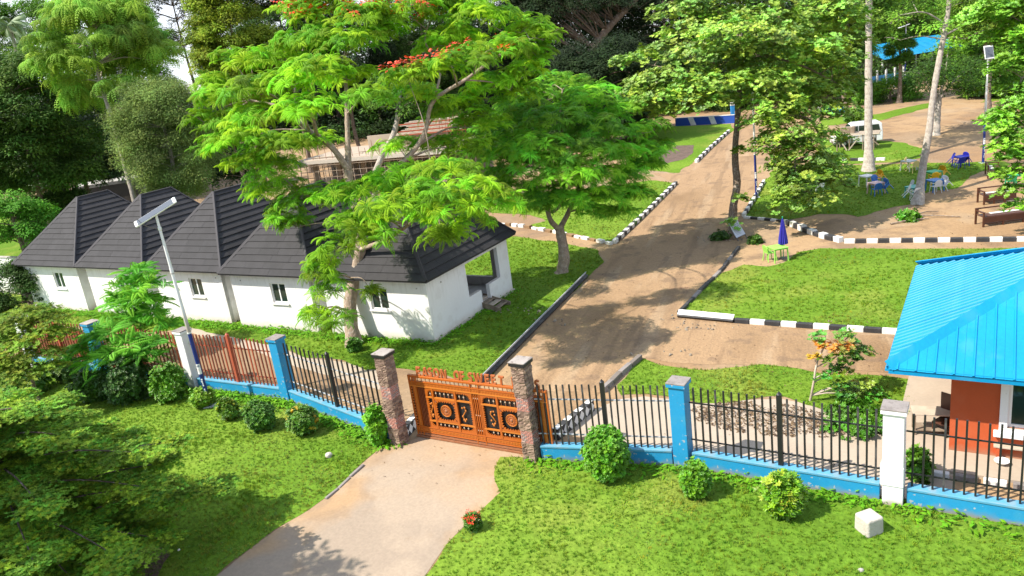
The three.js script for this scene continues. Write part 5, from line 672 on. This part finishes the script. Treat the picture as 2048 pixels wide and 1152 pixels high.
// ---------------------------------------------------------------- woodland on the left and behind
function wood(name, label, px, py, rpx, rpy, dep, o = {}) {
  const c = at(px, py, dep), k = dep / FPX, base = V(c.x + (o.lean || 0), 0, c.z), rx = rpx * k, ry = rpy * k, R = rng(o.seed || 1);
  const tp = o.trunk ? [V(at(...o.trunk[0], dep).x, 0, at(...o.trunk[0], dep).z), ...o.trunk.slice(1).map(p => at(...p, dep))] : [base, base.clone().lerp(c, .4).add(V(R() - .5, 0, R() - .5)), c.clone().add(V(0, -ry * .3, 0)), c.clone().add(V(0, ry * .45, 0))];
  const cl = domeClumps(c, rx, ry, rx * .8, o.n || 34, o.seed || 1, o.cr || rx * .34, o.ch || rx * .20, o.dens || 30, o.low ?? -.75);
  return tree({ name, label, cat: o.cat || 'tree', base: tp[0].clone(), limbs: [[tp, o.r || .3, o.r1 || .08]], clumps: cl, fol: o.fol || FOL.broad, mat: o.m || M.leaf, col: o.col || [.05, .11, .015], vary: o.vary ?? .35, warm: o.warm ?? .15, bark: o.bark || M.bark, scale: o.scale || 1, seed: o.seed || 1, twig: 1, tiltAmt: .9 });
}
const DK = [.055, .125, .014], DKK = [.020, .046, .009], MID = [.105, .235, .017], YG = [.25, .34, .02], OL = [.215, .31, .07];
wood('dark_tree', 'dense dark green tree at the far left edge above the low bushes', 40, 260, 130, 150, 62, { seed: 31, col: [.085, .175, .02], n: 70, dens: 50 });
wood('dark_tree', 'dark tree with white glinting leaves beside the slender leaning trunk', 150, 280, 105, 110, 70, { seed: 32, col: [.07, .145, .035], n: 60, dens: 44, m: M.gloss });
wood('slender_tree', 'pale green feathery tree on a slender leaning trunk behind the house', 195, 100, 120, 105, 57, { seed: 33, col: [.24, .42, .04], fol: FOL.droopy, n: 46, dens: 22, scale: 1, low: -.9, trunk: [[268, 398], [250, 330], [225, 240], [205, 180], [190, 120], [180, 60]], r: .26, r1: .1, bark: M.barkGrey });
wood('slender_tree', 'thinner leaning trunk just right of the pale feathery tree', 262, 70, 70, 70, 74, { seed: 34, col: [0.116, 0.256, 0.025], fol: FOL.droopy, n: 22, dens: 14, trunk: [[292, 380], [258, 275], [240, 205], [240, 140]], r: .2, r1: .08, bark: M.barkGrey });
wood('olive_tree', 'bushy olive green tree with fine leaves right behind the house roofs', 335, 285, 85, 118, 56, { seed: 35, col: OL, fol: FOL.fine, n: 80, dens: 44, low: -.9, bark: M.barkGrey, warm: .1 });
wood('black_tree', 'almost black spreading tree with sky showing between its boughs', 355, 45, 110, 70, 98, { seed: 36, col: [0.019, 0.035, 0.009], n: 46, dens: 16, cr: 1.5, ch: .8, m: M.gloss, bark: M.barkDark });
wood('yellow_green_tree', 'tall yellow green tree behind the left of the flame tree', 468, 85, 75, 125, 84, { seed: 37, col: YG, n: 80, dens: 60, low: -.9 });
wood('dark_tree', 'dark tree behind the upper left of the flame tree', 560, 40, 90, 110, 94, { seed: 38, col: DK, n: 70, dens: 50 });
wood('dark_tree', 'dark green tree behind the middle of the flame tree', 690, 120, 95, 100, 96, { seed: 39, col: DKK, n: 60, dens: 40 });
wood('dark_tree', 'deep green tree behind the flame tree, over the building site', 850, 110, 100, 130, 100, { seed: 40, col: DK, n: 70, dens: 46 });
wood('green_tree', 'pale green tree in the top left corner behind the feather palm', 70, 110, 90, 100, 92, { seed: 56, col: MID, n: 60, dens: 40, low: -.9 });
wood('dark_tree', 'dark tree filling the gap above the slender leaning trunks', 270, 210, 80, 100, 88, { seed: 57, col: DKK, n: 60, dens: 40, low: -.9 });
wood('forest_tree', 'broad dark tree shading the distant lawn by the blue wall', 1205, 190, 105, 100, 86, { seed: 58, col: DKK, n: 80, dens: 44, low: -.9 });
wood('green_tree', 'yellow green leafy tree over the top of the far lamp post', 1985, 20, 70, 60, 74, { seed: 59, col: [.16, .29, .025], n: 60, dens: 34, low: -.9 });
wood('green_tree', 'mid green tree above the tall straight trunk and blue shed', 1690, 20, 80, 50, 88, { seed: 60, col: MID, n: 70, dens: 40, low: -.9 });
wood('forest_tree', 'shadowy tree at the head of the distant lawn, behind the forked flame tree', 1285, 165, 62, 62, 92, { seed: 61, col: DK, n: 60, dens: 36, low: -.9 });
wood('green_tree', 'small leafy tree hiding the middle of the blue shed', 1800, 98, 22, 26, 88, { seed: 62, col: MID, n: 26, dens: 22, low: -.9, scale: .8 });
wood('dark_tree', 'dark low tree left of the building site', 470, 300, 60, 80, 76, { seed: 41, col: DKK, n: 30, dens: 26 });
wood('bright_bush', 'bright green bushy tree at the left end of the house roof', 30, 450, 70, 55, 52, { seed: 42, col: [0.109, 0.320, 0.019], n: 30, dens: 26, scale: .7 });
wood('dark_bush', 'dark bushes crowding the far left end of the white house', 42, 575, 60, 45, 50, { seed: 43, col: [0.046, 0.112, 0.012], n: 26, dens: 26, scale: .7, cat: 'bush' });
wood('dark_bush', 'dark undergrowth below the black hut roof', 105, 425, 80, 40, 66, { seed: 44, col: DK, n: 30, dens: 26, scale: .8, cat: 'bush' });
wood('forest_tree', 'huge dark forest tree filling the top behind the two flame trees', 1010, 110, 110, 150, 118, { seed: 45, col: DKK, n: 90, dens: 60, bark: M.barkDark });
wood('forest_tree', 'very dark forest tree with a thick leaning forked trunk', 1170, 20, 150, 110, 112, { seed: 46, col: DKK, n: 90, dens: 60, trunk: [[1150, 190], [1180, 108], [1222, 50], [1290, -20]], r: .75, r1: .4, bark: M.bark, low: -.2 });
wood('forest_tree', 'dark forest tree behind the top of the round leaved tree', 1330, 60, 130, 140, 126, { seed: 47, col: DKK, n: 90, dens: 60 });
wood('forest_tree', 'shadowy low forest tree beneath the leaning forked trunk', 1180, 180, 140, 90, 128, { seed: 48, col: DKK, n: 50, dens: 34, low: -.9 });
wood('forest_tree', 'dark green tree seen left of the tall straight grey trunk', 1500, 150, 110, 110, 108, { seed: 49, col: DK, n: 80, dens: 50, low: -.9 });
wood('green_tree', 'mid green tree between the tall straight trunk and the blue shed', 1655, 120, 75, 95, 98, { seed: 50, col: MID, n: 70, dens: 44, low: -.9 });
wood('green_tree', 'leafy mid green tree below the blue railing', 1780, 200, 55, 38, 92, { seed: 51, col: [0.139, 0.312, 0.025], n: 36, dens: 24, low: -.9 });
wood('green_tree', 'green tree towering behind the blue shed', 1800, 20, 110, 60, 128, { seed: 52, col: MID, n: 80, dens: 46, low: -.9 });
wood('green_tree', 'bright leafy tree behind the far lamp post', 1985, 110, 75, 90, 84, { seed: 53, col: [0.155, 0.336, 0.025], n: 70, dens: 44, low: -.9 });
wood('green_tree', 'tall green tree at the top right corner', 1975, 20, 80, 60, 104, { seed: 54, col: [0.132, 0.288, 0.021], n: 70, dens: 44, low: -.9 });
wood('grey_trunk_tree', 'grey trunked tree standing behind the forked part of the flame tree', 800, 190, 60, 50, 60, { seed: 55, col: [0.093, 0.224, 0.017], n: 16, dens: 14, trunk: [[742, 395], [752, 345], [790, 260], [800, 180]], r: .34, r1: .15, bark: M.barkGrey });
{ // feather palm in the far left corner
  const c = at(18, 52, 78), base = V(c.x - .5, 0, c.z), t = thing('palm_tree', 'feather palm with pale arching fronds in the top left corner', 'palm tree', base); const R = rng(71), o = c.clone().sub(base); part('trunk', limb([V(0, 0, 0), o.clone().multiplyScalar(.5).add(V(.3, 0, 0)), o], .24, .17, 9), M.barkGrey, t);
  for (let i = 0; i < 20; i++) { const B = triBuf(); frondInto(B, o, i / 20 * 6.283 + R() * .2, .8 - (i % 4) * .35, 3.4, 26, .75, .55, R); part('frond', B.geo(), PALM(), t); } }
function PALM() { return PALM.m || (PALM.m = mat([.12, .21, .06], .6, { transmission: .25, thickness: 0, side: THREE.DoubleSide })); }
{ // the far wood that closes the horizon
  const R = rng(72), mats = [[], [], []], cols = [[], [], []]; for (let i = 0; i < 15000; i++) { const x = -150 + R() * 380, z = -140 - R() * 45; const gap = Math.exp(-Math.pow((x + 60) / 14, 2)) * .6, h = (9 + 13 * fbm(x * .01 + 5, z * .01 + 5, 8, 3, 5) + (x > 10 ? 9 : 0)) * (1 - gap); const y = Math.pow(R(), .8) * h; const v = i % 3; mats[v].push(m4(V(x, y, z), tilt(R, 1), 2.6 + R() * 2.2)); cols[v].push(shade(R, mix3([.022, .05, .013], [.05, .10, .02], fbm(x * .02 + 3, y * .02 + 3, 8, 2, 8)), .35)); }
  const t = thing('distant_woods', 'dark mass of woodland closing off the view behind the compound', 'woodland', V(0, 0, 0)); t.userData.kind = 'stuff'; mats.forEach((l, v) => stuffInst('foliage', FOL.broad[v], M.leaf, l, cols[v], t)); const tr = []; for (let i = 0; i < 60; i++) { const x = -140 + R() * 360, z = -138 - R() * 12; tr.push(rod(V(x, 0, z), V(x + R() - .5, 10, z), .4, .25, 6)); } part('trunks', merge(tr), M.barkDark, t, { kind: 'stuff' }); }
{ // undergrowth and low bushes under the trees behind the house and at the back of the centre
  const R = rng(76), mats = [[], [], []], cols = [[], [], []]; const zones = [[P2([[-40, 400], [-40, 330], [260, 320], [470, 300], [560, 330], [480, 385], [330, 392], [180, 400]]), 2600, 2.2], [P2([[880, 300], [960, 235], [1080, 215], [1200, 200], [1330, 180], [1480, 165], [1480, 215], [1340, 232], [1200, 250], [1060, 330]]), 2600, 2.4], [P2([[500, 280], [1000, 215], [1400, 165], [1700, 140], [2100, 60], [2150, 90], [1960, 150], [1720, 190], [1500, 190], [1280, 190], [960, 240], [640, 300]]), 4200, 3.6]];
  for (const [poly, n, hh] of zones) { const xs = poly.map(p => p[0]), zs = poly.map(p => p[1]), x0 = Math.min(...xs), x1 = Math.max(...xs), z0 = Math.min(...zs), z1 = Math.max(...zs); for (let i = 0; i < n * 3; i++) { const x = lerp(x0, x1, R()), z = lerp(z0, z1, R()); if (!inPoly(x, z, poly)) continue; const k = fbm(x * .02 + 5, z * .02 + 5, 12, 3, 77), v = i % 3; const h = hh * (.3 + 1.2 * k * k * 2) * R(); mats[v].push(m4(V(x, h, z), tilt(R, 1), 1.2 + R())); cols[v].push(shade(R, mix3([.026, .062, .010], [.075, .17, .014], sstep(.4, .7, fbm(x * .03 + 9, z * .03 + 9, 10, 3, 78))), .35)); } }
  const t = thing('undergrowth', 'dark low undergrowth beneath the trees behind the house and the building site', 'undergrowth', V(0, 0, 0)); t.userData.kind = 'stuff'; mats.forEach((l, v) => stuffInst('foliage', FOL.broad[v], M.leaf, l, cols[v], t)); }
// ---------------------------------------------------------------- near tree at the lower left
{
  const D = 17.5, c0 = at(50, 905, D), b = V(c0.x - 2.2, 0, c0.z - 1.9), R = rng(140); const limbs = [[[b, V(b.x + .1, 1.2, b.z), V(b.x, 2.6, b.z - .1), V(b.x, 4.0, b.z - .2)], .16, .06]], clumps = [];
  [[.9, 3.2, 10], [1.5, 3.8, 11], [2.2, 4.0, 11], [2.9, 3.7, 11], [3.6, 3.2, 10], [4.3, 2.4, 8], [4.9, 1.4, 6]].forEach(([y, len, n], k) => { for (let i = 0; i < n; i++) { const a = (i + .5 * (k % 2) + (R() - .5) * .5) / n * 6.283, toward = Math.cos(a - .25), l = len * (.8 + .3 * R()) * (1 + .28 * Math.max(0, toward)) * (Math.sin(a) < -.4 ? .8 : 1), e = V(b.x + Math.cos(a) * l, y - .05 * l + .1 * R(), b.z + Math.sin(a) * l), m = V(b.x + Math.cos(a) * l * .5, y + .12, b.z + Math.sin(a) * l * .5); limbs.push([[V(b.x, y - .15, b.z - .05), m, e], .035, .01]);
    const px = -Math.sin(a), pz = Math.cos(a); for (let j = 2; j <= 9; j++) { const t = j / 9, half = .75 * Math.sin(Math.PI * Math.min(1, t * .72 + .12)) * (len > 2.5 ? 1 : .7); for (const sd of [-1, 0, 1]) { if (sd && R() < .25) continue; const w = .16 + .14 * R(); clumps.push({ c: V(lerp(b.x, e.x, t) + px * sd * half * .6 + (R() - .5) * .15, lerp(y + .05, e.y, t) - Math.abs(sd) * .03 + .05 * R(), lerp(b.z, e.z, t) + pz * sd * half * .6 + (R() - .5) * .15), r: [w, .05, w], n: Math.round(24 * w + 6), free: true }); } } } });
  tree({ name: 'layered_tree', label: 'small leaved tree with flat layered branches filling the lower left corner', base: b, seed: 14, bark: M.barkDark, fol: FOL.tiny, mat: M.leaf, col: [.20, .36, .026], vary: .38, warm: .25, scale: .9, tiltAmt: .45, outAmt: .2, twig: 0, clumps, limbs });
  const D2 = 31, c2 = at(40, 690, D2); tree({ name: 'pale_tree', label: 'pale yellow green small tree against the far left fence', base: V(c2.x, 0, c2.z), seed: 15, bark: M.bark, fol: FOL.tiny, col: [.24, .35, .03], vary: .38, warm: .2, scale: 1.25, tiltAmt: .7, limbs: [[[V(c2.x, 0, c2.z), V(c2.x, 1.4, c2.z), at(45, 660, D2)], .09, .04]], clumps: clumpsAt([[60, 625, 0, 50, 12], [100, 640, 0, 40, 10], [25, 650, 0, 50, 12], [80, 670, -.3, 55, 12], [130, 668, 0, 28, 8], [20, 700, -.4, 60, 14], [75, 712, -.5, 50, 12], [40, 745, -.7, 55, 12], [100, 735, -.4, 35, 9], [-30, 680, 0, 60, 20], [-20, 740, -.5, 60, 20]], D2, 42, { add: 8 }) });
}
{ // a tall tree outside the frame, behind the lawn on the left, whose shade falls across lawn and driveway
  const b = V(-16.5, 0, -11.5); 
  tree({ name: 'roadside_tree', label: 'tall roadside tree shading the lawn and the foot of the driveway', base: b, seed: 74, fol: FOL.broad, col: MID, limbs: [[[b, V(-16.3, 4, -11.6), V(-16, 8, -11.8), V(-16, 11, -12)], .35, .1]], clumps: domeClumps(V(-16, 9.5, -12), 3.4, 2.2, 3.4, 26, 75, 1.1, .6, 26) });
}
// ---------------------------------------------------------------- young trees, shrubs and flowers
{ const D = 36.5, A = (x, y, d = 0) => at(x, y, D + d), b0 = A(275, 680), b = V(b0.x, 0, b0.z); tree({ name: 'flame_sapling', label: 'young feathery flame tree in front of the second wall of the house', base: b, seed: 81, fol: FOL.flameBig, col: [0.132, 0.384, 0.019], warm: .2, scale: .95, twig: 1, bark: M.bark, limbs: [[[b, A(280, 640), A(272, 590), A(268, 545)], .07, .03]], clumps: clumpsAt([[268, 545, 0, 30, 8], [250, 568, 0, 38, 10], [290, 575, 0, 40, 10], [265, 600, -.4, 42, 10], [300, 610, 0, 40, 10], [240, 600, -.3, 34, 10], [280, 635, -.4, 45, 10], [320, 650, 0, 35, 9], [250, 640, -.5, 38, 9]], D, 9, { add: 2 }) }); }
{ const D = 32.6, A = (x, y, d = 0) => at(x, y, D + d), b0 = A(250, 770), b = V(b0.x, 0, b0.z); tree({ name: 'flame_sapling', label: 'low young flame tree with broad feathery leaves before the far left blue pillar', base: b, seed: 82, fol: FOL.flameBig, col: [0.109, 0.344, 0.019], scale: 1, twig: 1, bark: M.bark, limbs: [[[b, A(250, 730), A(245, 690), A(240, 670)], .07, .03]], clumps: clumpsAt([[225, 660, 0, 34, 9], [190, 690, -.3, 36, 9], [250, 690, -.4, 44, 10], [205, 715, -.5, 42, 9], [270, 715, -.5, 40, 9], [310, 690, 0, 30, 8], [240, 735, -.6, 40, 8], [170, 705, 0, 26, 8]], D, 8, { add: 2 }) }); }
function shrub(name, label, px, py, w, h, o = {}) { // px,py = foot of the shrub; w,h in metres
  const b = G(px, py), R = rng(o.seed || 1), t = thing(name, label, o.cat || 'shrub', b, 0, o.group); const N = o.n || 260, fol = o.fol || FOL.bush, l = fol.map(() => []), c = fol.map(() => []); const st = []; for (let i = 0; i < 7; i++) st.push(limb([V((R() - .5) * .1, 0, (R() - .5) * .1), V((R() - .5) * w * .4, h * .4, (R() - .5) * w * .4), V((R() - .5) * w * .7, h * .75, (R() - .5) * w * .7)], .022, .01, 5)); part('stems', merge(st), o.bark || M.bark, t);
  for (let i = 0; i < N; i++) { const a = R() * 6.283, z = R() * 2 - 1, q = Math.sqrt(1 - z * z), k = Math.pow(R(), o.k || .22) * (1 + (o.ragged || .2) * (vnoise(Math.cos(a) * 2 + 5, z * 2 + Math.sin(a) * 2 + 5, o.seed || 1) - .5) * 2); const W2 = Math.max(.15, w / 2 - .13 * (o.scale || 1)), H2 = Math.max(.12, h / 2 - .06 * (o.scale || 1)); const p = V(Math.cos(a) * q * W2 * k, h / 2 + z * H2 * k, Math.sin(a) * q * W2 * k); const v = i % fol.length; l[v].push(m4(p, tilt(R, .7, V(Math.cos(a) * q, z, Math.sin(a) * q).multiplyScalar(1.2)), (o.scale || 1) * (.75 + .5 * R()))); c[v].push(shade(R, R() < (o.mixA || 0) ? o.mix : (o.col || [.06, .17, .012]), .35, o.warm ?? .15)); }
  fol.forEach((g, i) => stuffInst('foliage', g, o.m || M.gloss, l[i], c[i], t));
  if (o.bloom) { const f = [], fc = []; for (let i = 0; i < o.bloom; i++) { const a = R() * 6.283, r = w / 2 * (.3 + .6 * R()); f.push(m4(V(Math.cos(a) * r, h * (.6 + .4 * R()), Math.sin(a) * r + .05), tilt(R, .8), o.bs || .3)); fc.push(shade(R, o.bc || [.6, .02, .02], .2)); } stuffInst('flowers', FOL.blossom[0], M.gloss, f, fc, t); } return t; }
shrub('topiary_bush', 'large round clipped bush left of the sky blue pillar right of the gate', 1217, 955, 1.5, 1.6, { seed: 91, ragged: .06, k: .16, n: 700, col: [0.116, 0.320, 0.007], cat: 'bush' });
shrub('topiary_bush', 'smaller round clipped bush at the foot of the sky blue pillar', 1393, 992, .98, 1.05, { seed: 92, ragged: .08, k: .16, n: 400, col: [0.116, 0.304, 0.007], cat: 'bush' });
shrub('variegated_bush', 'yellow edged leafy bush in front of the black fence', 1568, 1030, 1.12, 1.2, { seed: 93, n: 260, scale: 1.7, ragged: .35, col: [0.155, 0.336, 0.010], mixA: .2, mix: [.30, .40, .03], cat: 'bush' });
shrub('clipped_shrub', 'dark rounded shrub beside the foot of the tall street lamp', 461, 838, .95, .9, { seed: 94, n: 320, col: [0.109, 0.240, 0.009], mixA: .2, mix: [0.310, 0.400, 0.017] });
shrub('clipped_shrub', 'rounded shrub left of the sky blue pillar with yellow flecks', 527, 858, 1.25, 1.1, { seed: 95, n: 420, col: [0.085, 0.224, 0.015], ragged: .25 });
shrub('clipped_shrub', 'rounded shrub right of the sky blue pillar, casting shade on the low wall', 612, 866, 1.3, 1.1, { seed: 96, n: 430, col: [0.101, 0.240, 0.015], ragged: .25, mixA: .08, mix: [0.465, 0.352, 0.017] });
shrub('leafy_shrub', 'bright green upright shrub growing against the left gate pillar', 760, 888, .85, 1.45, { seed: 97, n: 300, scale: 1.35, ragged: .3, col: [0.155, 0.416, 0.013] });
shrub('leafy_shrub', 'yellow green shrub under the rust red fence by the lamp pole', 410, 812, 1.1, .8, { seed: 98, n: 260, ragged: .35, scale: 1.2, col: [0.202, 0.384, 0.013] });
shrub('leafy_shrub', 'bright green shrub left of the tall street lamp', 345, 800, 1.5, 1.5, { seed: 99, n: 380, scale: 1.4, ragged: .4, col: [0.124, 0.320, 0.010] });
shrub('dark_shrub', 'deep green shrub with a few pink flowers by the white fence pillar', 265, 800, 2.3, 2.0, { seed: 100, n: 620, scale: 1.5, ragged: .4, col: [0.043, 0.120, 0.009], bloom: 4, bc: [.5, .12, .1] });
shrub('dark_shrub', 'deep green shrub below the low young flame tree', 190, 800, 1.8, 1.3, { seed: 101, n: 420, scale: 1.5, ragged: .4, col: [0.070, 0.184, 0.010] });
shrub('grey_green_shrub', 'grey green spiky shrub at the foot of the far left fence', 140, 760, 1.5, 1.3, { seed: 102, n: 300, scale: 1.5, ragged: .4, col: [0.139, 0.240, 0.051] });
shrub('leafy_shrub', 'leafy shrub with pale leaves in the low left hedge', 60, 790, 2.2, 1.2, { seed: 103, n: 420, scale: 1.5, ragged: .4, col: [0.109, 0.256, 0.017] });
shrub('ixora_bush', 'small bush with bright red flower heads at the right edge of the driveway', 948, 1058, .55, .5, { seed: 104, n: 90, scale: 1.2, ragged: .5, col: [0.078, 0.192, 0.010], bloom: 14, bs: .32, bc: [.75, .035, .02], k: .4 });
{ const b = G(1618, 800), D = 24.2, A = (x, y, d = 0) => at(x, y, D + d); const or = { col: [.46, 0.224, 0.025] }, ye = { col: [0.651, 0.512, 0.043] }; tree({ name: 'leafy_sapling', label: 'small tree with orange and green leaves inside the black fence', base: b, seed: 83, fol: FOL.almond, mat: M.gloss, col: [0.116, 0.256, 0.021], warm: .35, vary: .4, scale: .75, twig: 2, bark: M.woodPale, limbs: [[[b, A(1628, 760), A(1634, 725), A(1650, 690)], .045, .025], [[A(1632, 735), A(1680, 710), A(1710, 700)], .025, .012]], clumps: clumpsAt([[1650, 675, 0, 28, 10], [1690, 675, 0, 30, 10], [1660, 695, -.3, 30, 10, or], [1700, 700, 0, 30, 10], [1720, 705, 0, 22, 10], [1640, 690, 0, 20, 10, or], [1675, 720, -.3, 28, 10], [1630, 720, 0, 14, 9, ye], [1690, 735, 0, 26, 10], [1660, 750, 0, 26, 9], [1680, 770, 0, 28, 8], [1720, 765, 0, 22, 6, ye], [1700, 790, -.2, 28, 7], [1740, 785, 0, 22, 6, { col: [0.155, 0.352, 0.017] }], [1685, 690, -.4, 12, 6, or]], D, 16, { add: 3 }) }); }
shrub('weedy_shrub', 'low weedy green shrub beside the orange leaved sapling', 1725, 846, 2.4, .4, { seed: 105, n: 170, scale: 1.6, ragged: .5, col: [0.085, 0.240, 0.010] });
shrub('leafy_shrub', 'dark shrub around the foot of the round leaved tree by the leaning board', 1440, 478, 1.3, .4, { seed: 106, n: 60, scale: 1.8, ragged: .5, col: [0.062, 0.144, 0.013] });
shrub('leafy_shrub', 'low plant right of the leaning sign board', 1512, 486, 1.0, .38, { seed: 107, n: 50, scale: 1.8, ragged: .5, col: [0.078, 0.176, 0.013] });
shrub('leafy_shrub', 'clump of leaves on the fallen branch by the slanting trunk', 1815, 440, 1.4, .5, { seed: 108, n: 120, scale: 2.2, ragged: .5, col: [0.093, 0.288, 0.010] });
shrub('vine_shrub', 'climbing weeds around the foot of the great flame tree', 712, 702, .8, .6, { seed: 109, n: 120, scale: 1.7, ragged: .5, col: [0.070, 0.208, 0.012] });
shrub('weedy_shrub', 'green weeds at the corner beside the thick white pillar', 1836, 960, .7, .9, { seed: 110, n: 130, scale: 1.4, ragged: .5, col: [0.093, 0.240, 0.010] });
shrub('leafy_shrub', 'small bush on the grass in front of the wooden trestle posts', 1715, 246, 3, 1.6, { seed: 111, n: 200, scale: 4, ragged: .5, col: [0.124, 0.256, 0.017] });
// ---------------------------------------------------------------- grass blades
{
  const tuft = seed => { const R = rng(seed), B = triBuf(); for (let i = 0; i < 11; i++) { const a = R() * 6.283, r = R() * .09, h = .05 + .09 * R(), ln = (R() - .5) * .12, l2 = (R() - .5) * .12, w = .006 + .004 * R(); const o = V(Math.cos(a) * r, 0, Math.sin(a) * r), s = V(Math.cos(a * 3) * w, 0, Math.sin(a * 3) * w), m = o.clone().add(V(ln * .4, h * .6, l2 * .4)), e = o.clone().add(V(ln, h, l2)); B.tri(o.clone().sub(s), o.clone().add(s), m.clone().add(s)); B.tri(o.clone().sub(s), m.clone().add(s), m.clone().sub(s)); B.tri(m.clone().sub(s), m.clone().add(s), e); } return B.geo(); };
  const tufts = [tuft(1), tuft(2), tuft(3), FOL.weed[0], FOL.weed[1]]; const R = rng(500), l = tufts.map(() => []), c = tufts.map(() => []); const fr = p => { const d = p.clone().sub(camera.position), z = d.dot(FW); return z > 1 && Math.abs(d.dot(RT)) / z < .70 && Math.abs(d.dot(UPV)) / z < .40; };
  for (const { r, dens } of lawns) { const xs = r.map(p => p[0]), zs = r.map(p => p[1]); const x0 = Math.max(-30, Math.min(...xs)), x1 = Math.min(34, Math.max(...xs)), z0 = Math.max(-62, Math.min(...zs)), z1 = Math.min(-9, Math.max(...zs)); if (x1 <= x0 || z1 <= z0) continue; const n = Math.round((x1 - x0) * (z1 - z0) * 120 * dens); const small = r.filter((_, i) => i % 2 === 0);
    for (let i = 0; i < n; i++) { const x = lerp(x0, x1, R()), z = lerp(z0, z1, R()), p = V(x, 0, z); if (-z > 30 && R() < .55) continue; if (!fr(p) || !inPoly(x, z, small)) continue; const patch = fbm(x * .05 + 40, z * .05 + 40, 16, 3, 505), weedy = sstep(.56, .66, fbm(x * .05 + 20, z * .05 + 20, 12, 3, 506)); const v = R() < .06 + .4 * weedy ? 3 + (i & 1) : Math.floor(R() * 3); const s = (.3 + .42 * R()) * (.5 + 1.0 * patch) * (v > 2 ? .55 + weedy * .5 : 1) * (-z > 30 ? 1.25 : 1);
      l[v].push(m4(V(x, .01, z), tilt(R, .3), V(s, s * (.7 + .5 * R()), s))); c[v].push(shade(R, mix3([.128, .248, .014], [.20, .315, .024], sstep(.35, .65, patch) * (.4 + .6 * R())).map((k, j) => lerp(k, [.30, .29, .07][j], .75 * sstep(.57, .68, fbm(x * .04 + 60, z * .04 + 60, 14, 4, 507)) * R())), .25, .18)); } }
  // taller weeds along the foot of the low walls and the pillars
  const along = (A, B, off, n) => { for (let i = 0; i < n; i++) { const t = R(), p = A.clone().lerp(B, t); const d = B.clone().sub(A).normalize(), nz = V(-d.z, 0, d.x); p.addScaledVector(nz, off * (.2 + R() * R() * 1.2)); const v = 3 + (i & 1); l[v].push(m4(p.setY(.03), tilt(R, .4), 1 + R() * 1.5)); c[v].push(shade(R, [.12, .32, .010], .3)); } };
  along(PIL.brickR, PIL.blueR, .5, 70); along(PIL.blueR, PIL.whiteR, .5, 80); along(PIL.whiteR, PIL.endR, .5, 45); along(PIL.blueL, PIL.brickL, .6, 170); along(PIL.whiteL, PIL.blueL, .6, 220); along(PIL.farL, PIL.whiteL, .6, 220); { const a = 31.13 * Math.PI / 180, F = V(Math.cos(a), 0, Math.sin(a)), o = V(-3.65, 0, -31.92); along(o.clone().addScaledVector(F, -30), o, .5, 700); const S = V(Math.sin(a), 0, -Math.cos(a)); along(o.clone().addScaledVector(S, 7), o, -.35, 110); }
  const t = thing('grass', 'short blades of grass and weeds covering the lawns', 'grass', V(0, 0, 0)); t.userData.kind = 'stuff'; tufts.forEach((g, i) => l[i].length && stuffInst(i < 3 ? 'blades' : 'weeds', g, M.blade, l[i], c[i], t)); console.log('tufts', l.map(x => x.length).join(' '));
}
// ---------------------------------------------------------------- draw
const renderer = new THREE.WebGLRenderer({ antialias: true });
renderer.toneMapping = THREE.LinearToneMapping;
renderer.toneMappingExposure = EXPOSURE;
renderer.shadowMap.enabled = true;
renderer.setSize(1024, 576);
renderer.render(scene, camera);
